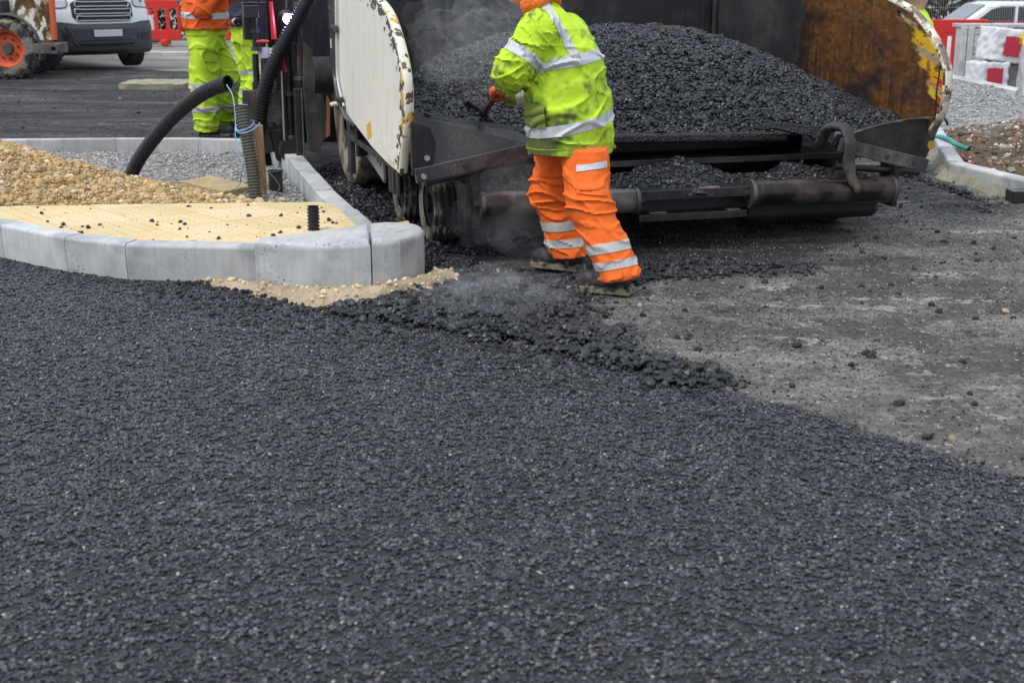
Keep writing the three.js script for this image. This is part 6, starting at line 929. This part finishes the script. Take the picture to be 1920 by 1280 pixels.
// ---------------------------------------------------------------- white car behind the fence (facing left)
const CARW = new THREE.MeshPhysicalMaterial({ color: lin(0.74, 0.75, 0.76), roughness: 0.3, clearcoat: 0.8, clearcoatRoughness: 0.1 }), GLASS = new THREE.MeshPhysicalMaterial({ color: lin(0.03, 0.035, 0.04), roughness: 0.08, clearcoat: 1 });
{
  const o = thing('white_car', 'white estate car parked behind the mesh fence', 'car', [9.25, -0.72, -34.2], 0.03);
  const lower = extr([[0.05, 0.35], [0.02, 0.62], [0.10, 0.86], [0.45, 0.98], [1.25, 1.10], [4.5, 1.16], [4.68, 0.95], [4.66, 0.4], [4.3, 0.30], [0.4, 0.28]], 1.86, 0.07, 4); mesh('body', uvBox(BGU.toCreasedNormals(lower, 0.6)), CARW, o);
  const up = extr([[1.18, 1.08], [1.98, 1.66], [2.3, 1.735], [3.8, 1.73], [4.3, 1.62], [4.55, 1.14]], 1.50, 0.08, 4); up.translate(0, 0, 0.18); mesh('roof', uvBox(BGU.toCreasedNormals(up, 0.6)), CARW, o);
  const win = (pts, name = 'side_window') => { const q = extr(pts, 0.02, 0.004, 1); q.translate(0, 0, 1.752); mesh(name, uvBox(q), GLASS, o); };
  win([[1.50, 1.12], [2.06, 1.56], [2.30, 1.63], [2.62, 1.63], [2.62, 1.13]]); win([[2.70, 1.13], [2.70, 1.63], [3.52, 1.62], [3.56, 1.14]]); win([[3.66, 1.15], [3.62, 1.61], [3.82, 1.60], [4.20, 1.20]]);
  const ws = uvBox(at(rbox(0.96, 0.02, 1.30, 0.008), 1.575, 1.385, 0.93, 0, 0, 0.627)); mesh('windscreen', ws, GLASS, o);
  const mi = mesh('wing_mirror', uvBox(at(rbox(0.17, 0.13, 0.22, 0.05, 3), 1.72, 1.20, 1.95)), CARW, o); mesh('mirror_arm', bx(0.06, 0.05, 0.12, 1.74, 1.15, 1.82), M.blackPlastic, mi);
  for (const x of [0.85, 3.75]) for (const z of [0.12, 1.74]) { const w = mesh('wheel', uvBox(at(new THREE.CylinderGeometry(0.34, 0.34, 0.22, 28), x, 0.34, z, Math.PI / 2, 0, 0)), M.rubber, o); mesh('rim', uvBox(at(new THREE.CylinderGeometry(0.22, 0.22, 0.23, 20), x, 0.34, z, Math.PI / 2, 0, 0)), mat(0.4, 0.4, 0.42, 0.4, { metalness: 0.6 }), w); }
  for (const z of [0.3, 1.56]) mesh('headlight', uvBox(at(rbox(0.22, 0.14, 0.3, 0.04, 3), 0.10, 0.84, z)), mat(0.5, 0.52, 0.55, 0.2), o);
  mesh('door_handle', bx(0.18, 0.03, 0.03, 2.5, 1.0, 1.875), CARW, o);
}
// ---------------------------------------------------------------- white van
{
  const o = thing('white_van', 'white van with a dark grey bumper and wide slotted grille', 'van', [-7.08, 0, -23.9], THREE.MathUtils.degToRad(41));
  const zf = poly([[0.25, -0.16], [0.34, -0.03], [0.45, 0], [0.72, -0.01], [0.80, -0.045], [1.0, -0.075], [1.2, -0.13], [1.30, -0.21], [1.40, -0.42], [1.52, -0.85]]), plan = (x, y) => -0.30 * Math.pow(Math.abs(x), 2.6) * lerp(1, 1.35, sstep(0.8, 1.4, y)) - 1.1 * Math.pow(Math.max(0, Math.abs(x) - 0.86), 1.6);
  const sf = (x, y, off = 0) => [x, y, zf(y) + plan(x, y) + off];
  const patch = (x0, x1, lo, hi, off, nx = 30, ny = 14) => { const pos = [], idx = []; for (let j = 0; j <= ny; j++) for (let i = 0; i <= nx; i++) { const x = lerp(x0, x1, i / nx), y = lerp(typeof lo === 'function' ? lo(x) : lo, typeof hi === 'function' ? hi(x) : hi, j / ny); pos.push(...sf(x, y, off)); } for (let j = 0; j < ny; j++) for (let i = 0; i < nx; i++) { const a = j * (nx + 1) + i; idx.push(a, a + 1, a + nx + 2, a, a + nx + 2, a + nx + 1); } const g = new THREE.BufferGeometry(); g.setAttribute('position', new THREE.Float32BufferAttribute(pos, 3)); g.setIndex(idx); g.computeVertexNormals(); return uvBox(g); };
  const vw = new THREE.MeshPhysicalMaterial({ color: lin(0.72, 0.73, 0.74), roughness: 0.35, clearcoat: 0.7, clearcoatRoughness: 0.15 }), gp = mat(0.045, 0.048, 0.055, 0.6), bk = mat(0.012, 0.012, 0.014, 0.5), chrome = mat(0.42, 0.43, 0.45, 0.3, { metalness: 0.7 });
  mesh('front_panel', patch(-1.0, 1.0, 0.28, 1.52, 0, 60, 50), vw, o);
  mesh('body_shell', uvBox(BGU.toCreasedNormals((() => { const g = extr([[-0.62, 0.32], [-0.62, 1.1], [-0.86, 1.50], [-1.42, 2.25], [-1.75, 2.45], [-5.4, 2.5], [-5.5, 2.3], [-5.5, 0.35]], 1.92, 0.06, 3); g.rotateY(-Math.PI / 2); g.translate(0.96, 0, 0); return g; })(), 0.6)), vw, o);
  mesh('windscreen', bx(1.62, 0.92, 0.02, 0, 1.90, -1.075, -0.645, 0, 0), GLASS, o);
  const bp = mesh('bumper', patch(-1.0, 1.0, 0.27, (x) => 0.80 + 0.035 * sstep(0.45, 0.8, Math.abs(x)), 0.028, 60, 26), gp, o);
  mesh('lower_intake', patch(-0.58, 0.58, (x) => 0.42 + 0.03 * x * x, (x) => 0.535 - 0.05 * Math.pow(Math.abs(x) / 0.58, 6), 0.034), bk, bp); mesh('intake_bar', uvBox(tube([-0.5, -0.25, 0, 0.25, 0.5].map((x) => sf(x, 0.48, 0.045)), 0.010, 20, 6)), gp, bp);
  for (const s of [-1, 1]) { mesh('fog_lamp_recess', patch(s > 0 ? 0.66 : -0.9, s > 0 ? 0.9 : -0.66, 0.50, 0.64, 0.034, 10, 8), bk, bp); mesh('bumper_crease', uvBox(tube([[s * 0.70, 0.76], [s * 0.62, 0.62], [s * 0.60, 0.50], [s * 0.48, 0.405]].map(([x, y]) => sf(x, y, 0.035)), 0.014, 20, 6)), gp, bp); }
  // number plate, blank
  mesh('number_plate', bx(0.52, 0.115, 0.012, 0, 0.64, 0.048, 0, 0, 0, 0.004), mat(0.62, 0.62, 0.60, 0.5), o);
  const gw = (y) => 0.56 - 0.10 * Math.pow(Math.abs((y - 1.01) / 0.20), 3), grl = mesh('grille', patch(-0.56, 0.56, (x) => 0.835 + 0.08 * Math.pow(Math.abs(x) / 0.56, 6), (x) => 1.225 - 0.09 * Math.pow(Math.abs(x) / 0.56, 6), 0.010, 40, 16), bk, o);
  for (const y of [1.13, 1.005, 0.89]) { const w = gw(y) - 0.055, h = 0.036, loop = []; for (let i = 0; i <= 10; i++) loop.push(sf(lerp(-w, w, i / 10), y + h, 0.026)); for (let i = 10; i >= 0; i--) loop.push(sf(lerp(-w, w, i / 10), y - h, 0.026)); mesh('grille_bar', uvBox(tube(loop, 0.013, 120, 6, true)), chrome, grl); }
  for (const s of [-1, 1]) { const hl = mesh('headlight', patch(s > 0 ? 0.62 : -0.99, s > 0 ? 0.99 : -0.62, (x) => 1.06 + 0.10 * (0.99 - Math.abs(x)) * 0.6, (x) => 1.36 - 0.25 * (0.99 - Math.abs(x)), 0.012, 16, 12), new THREE.MeshPhysicalMaterial({ color: lin(0.46, 0.48, 0.51), roughness: 0.12, clearcoat: 1 }), o); mesh('lamp_reflector', uvBox(at(new THREE.SphereGeometry(0.065, 16, 10), ...sf(s * 0.80, 1.18, -0.03))), chrome, hl); mesh('headlight_rim', uvBox(tube([[0.62, 1.10], [0.62, 1.26], [0.80, 1.32], [0.97, 1.35], [0.98, 1.07], [0.8, 1.07]].map(([x, y]) => sf(s * x, y, 0.014)), 0.008, 60, 5, true)), gp, hl); }
  for (const [x, z] of [[0.86, -0.95], [-0.86, -0.95], [0.86, -4.4], [-0.86, -4.4]]) { const w = mesh('wheel', uvBox(at(new THREE.TorusGeometry(0.245, 0.105, 14, 30), x, 0.345, z, 0, Math.PI / 2, 0)), M.rubber, o); mesh('tread', uvBox(at(new THREE.CylinderGeometry(0.345, 0.345, 0.23, 30), x, 0.345, z, 0, 0, Math.PI / 2)), M.rubber, w); mesh('rim', uvBox(at(new THREE.CylinderGeometry(0.2, 0.2, 0.25, 20), x, 0.345, z, 0, 0, Math.PI / 2)), mat(0.05, 0.05, 0.052, 0.5), w); }
  mesh('underbody', bx(1.7, 0.2, 4.8, 0, 0.36, -3.0), bk, o);
}
// ---------------------------------------------------------------- site dumper at the left edge
{
  const X0 = -7.95, o = thing('site_dumper', 'muddy site dumper with an orange wheel rim and a peeling rusty panel', 'dumper', [X0, 0, -21.9]), PX = (p) => (p - 960) / 116.5 - X0, PY = (p) => (147 - p) / 112.5;
  T.peel = texPair(512, 0, (u, v, o2) => { const n = pf(u, v, 4, 5, 1000), m = pf(u, v, 12, 4, 1010), k = sstep(0.475, 0.505, n + 0.16 * (m - 0.5)), e = sstep(0.42, 0.50, n + 0.16 * (m - 0.5)) * (1 - k), r = pf(u, v, 16, 4, 1020); let c = [0.085 + 0.09 * (r - 0.5), 0.038 + 0.03 * (r - 0.5), 0.012]; c = mix3(c, [0.22, 0.11, 0.02], sstep(0.55, 0.75, r) * 0.6); c = mix3(c, [0.60, 0.52, 0.22], e * 0.7); c = mix3(c, [0.64, 0.66, 0.62], k); o2[0] = c[0]; o2[1] = c[1]; o2[2] = c[2]; o2[3] = 0.3 + 0.5 * k; o2[4] = 0.85; });
  const peel = tmat(T.peel, 0.004, 0.85), grim = tmat(T.soot, 0.004, 0.9, { color: lin(4.2, 3.7, 3.0) }), orange = tmat(T.weave, 0.001, 0.6, { color: lin(0.66, 0.105, 0.035) });
  const q = extr([[36, -60], [106, -60], [106, 78], [72, 78], [60, 62], [45, 46], [36, 34]].map(([x, y]) => [PX(x), PY(y)]).reverse(), 0.05, 0.006, 1); { const p = q.attributes.position, uv = new Float32Array(p.count * 2); for (let i = 0; i < p.count; i++) { uv[i * 2] = (p.getX(i) - PX(36)) / 0.75; uv[i * 2 + 1] = p.getY(i) / 1.4; } q.setAttribute('uv', new THREE.BufferAttribute(uv, 2)); q.translate(0, 0, 0.02); }
  mesh('side_panel', q, peel, o); mesh('corner_post', bx(0.075, 1.5, 0.09, PX(108), 1.36, 0.05, 0, 0, -0.02, 0.01), orange, o);
  mesh('red_strip', bx(0.14, 0.035, 0.01, PX(59), PY(52), 0.076, 0, 0, 0, 0.003), mat(0.5, 0.05, 0.03, 0.7), o);
  const ch = mesh('chassis', bx(0.50, 0.17, 0.5, PX(86), PY(93), -0.12, 0, 0, 0, 0.02), grim, o); mesh('tow_hook', (() => { const g = extr([[0, 0], [0.12, 0.0], [0.15, 0.05], [0.15, 0.15], [0.08, 0.17], [0, 0.16]], 0.16, 0.01, 2, [[[0.03, 0.05], [0.10, 0.05], [0.10, 0.11], [0.03, 0.11]]]); g.translate(PX(102), PY(102), 0.06); return uvBox(g); })(), grim, ch);
  mesh('chassis_plate', (() => { const g = extr([[PX(60), PY(100)], [PX(66), PY(76)], [PX(104), PY(76)], [PX(104), PY(86)], [PX(68), PY(104)]], 0.04, 0.005, 1); g.translate(0, 0, 0.03); return uvBox(g); })(), grim, o);
  const wc = [PX(18), PY(93)], tyre = mesh('tyre', (() => { const pts = []; for (let i = 0; i <= 16; i++) { const t = (i / 16) * Math.PI, c = Math.cos(t), s = Math.sin(t); pts.push([0.30 + 0.185 * Math.pow(s, 0.55), -0.17 * Math.sign(c) * Math.pow(Math.abs(c), 0.6)]); } const g = new THREE.LatheGeometry(pts.map((p) => new THREE.Vector2(...p)), 48); g.rotateX(Math.PI / 2); g.translate(wc[0], wc[1], -0.02); return uvBox(g); })(), tmat(T.tyre, 0.005, 0.95, { color: lin(0.62, 0.66, 0.72) }), o);
  for (let i = 0; i < 22; i++) { const a = (i / 22) * Math.PI * 2; mesh('tread_lug', at(uvBox(rbox(0.05, 0.085, 0.28, 0.012)), wc[0] + Math.cos(a) * 0.472, wc[1] + Math.sin(a) * 0.472, -0.02, 0, 0, a + 0.5), M.rubber, tyre); }
  const rim = mesh('rim', (() => { const g = new THREE.LatheGeometry([[0.0, 0.05], [0.12, 0.05], [0.20, 0.035], [0.245, 0.05], [0.262, 0.12], [0.30, 0.135], [0.305, 0.10]].map((p) => new THREE.Vector2(...p)), 40); g.rotateX(Math.PI / 2); g.translate(wc[0], wc[1], 0.0); return uvBox(g); })(), orange, o); mesh('hub', uvBox(at(new THREE.CylinderGeometry(0.085, 0.10, 0.07, 20), wc[0], wc[1], 0.085, Math.PI / 2, 0, 0)), grim, rim); for (let i = 0; i < 8; i++) { const a = (i / 8) * 6.283 + 0.2; mesh('wheel_nut', uvBox(at(new THREE.CylinderGeometry(0.018, 0.018, 0.03, 6), wc[0] + Math.cos(a) * 0.165, wc[1] + Math.sin(a) * 0.165, 0.06, Math.PI / 2, 0, 0)), M.boltDark, rim); }
  mesh('mudguard', (() => { const g = new THREE.TorusGeometry(0.53, 0.035, 8, 30, 2.3); g.scale(1, 1, 4.5); g.rotateZ(-0.35); g.translate(wc[0], wc[1], -0.02); return uvBox(g); })(), grim, o);
  mesh('far_tyre', uvBox(at(new THREE.CylinderGeometry(0.47, 0.47, 0.3, 30), wc[0] - 0.05, 0.47, -1.3, Math.PI / 2, 0, 0)), M.rubber, o); mesh('axle', uvBox(cyl([wc[0], wc[1], 0], [wc[0], wc[1], -1.3], 0.09)), M.soot, o);
  mesh('bonnet', (() => { const g = extr([[PX(-60), PY(62)], [PX(32), PY(62)], [PX(44), PY(20)], [PX(48), PY(-60)], [PX(-60), PY(-60)]], 0.9, 0.04, 3); g.translate(0, 0, -1.2); return uvBox(g); })(), mat(0.56, 0.58, 0.56, 0.5), o); mesh('engine_cover', bx(0.30, 0.46, 0.3, PX(2), PY(34), -0.05, 0, 0, 0, 0.03), M.rubber, o); mesh('roll_bar', uvBox(tube([[PX(33), PY(52), -0.1], [PX(42), PY(25), -0.1], [PX(50), PY(-10), -0.1], [PX(52), PY(-90), -0.1]], 0.05, 20, 8)), M.sootDark, o);
  mesh('frame_beam', bx(2.2, 0.2, 0.6, PX(-60), PY(85), -0.6), grim, o); mesh('rear_tyre', uvBox(at(new THREE.CylinderGeometry(0.47, 0.47, 0.34, 30), wc[0] - 1.9, 0.47, 0, Math.PI / 2, 0, 0)), M.rubber, o);
}
// ---------------------------------------------------------------- steam rising from the hot asphalt: thin veils, one inside the other
{
  const veil = new THREE.MeshStandardMaterial({ color: lin(0.80, 0.80, 0.81), roughness: 1, transparent: true, opacity: 0.017, side: THREE.DoubleSide, depthWrite: false });
  const puff = (label, x, y, z, rx, ry, rz, seed, n = 5) => {
    const o = thing('steam', label, 'steam', [x, y, z]); o.userData.kind = 'stuff';
    for (let k = 0; k < n; k++) {
      const t = 1 - k * 0.17, g = new THREE.SphereGeometry(1, 40, 26), p = g.attributes.position;
      for (let i = 0; i < p.count; i++) { const a = p.getX(i), b = p.getY(i), c = p.getZ(i), d = t * (1 + 0.42 * n3(a * 1.3 + seed, b * 1.3 + k * 0.3, c * 1.3) + 0.16 * n3(a * 3.4, b * 3.4 + seed, c * 3.4 + k)); p.setXYZ(i, a * rx * d, b * ry * d, c * rz * d); }
      g.computeVertexNormals(); const m = mesh('veil', g, veil, o); m.castShadow = false;
    }
  };
  puff('thin pale steam over the asphalt beside the white wing', ...toWorld(-1.05, 1.16, -0.75), 0.50, 0.40, 0.36, 3, 6);
  puff('thin pale steam drifting behind the legs of the shovelling person', -0.02, 0.34, -7.62, 0.30, 0.28, 0.14, 7, 5);
  puff('thin pale steam low over the loose asphalt in front of the boots', -0.08, 0.07, -6.45, 0.34, 0.12, 0.24, 12, 3);
}
renderer.render(scene, camera);
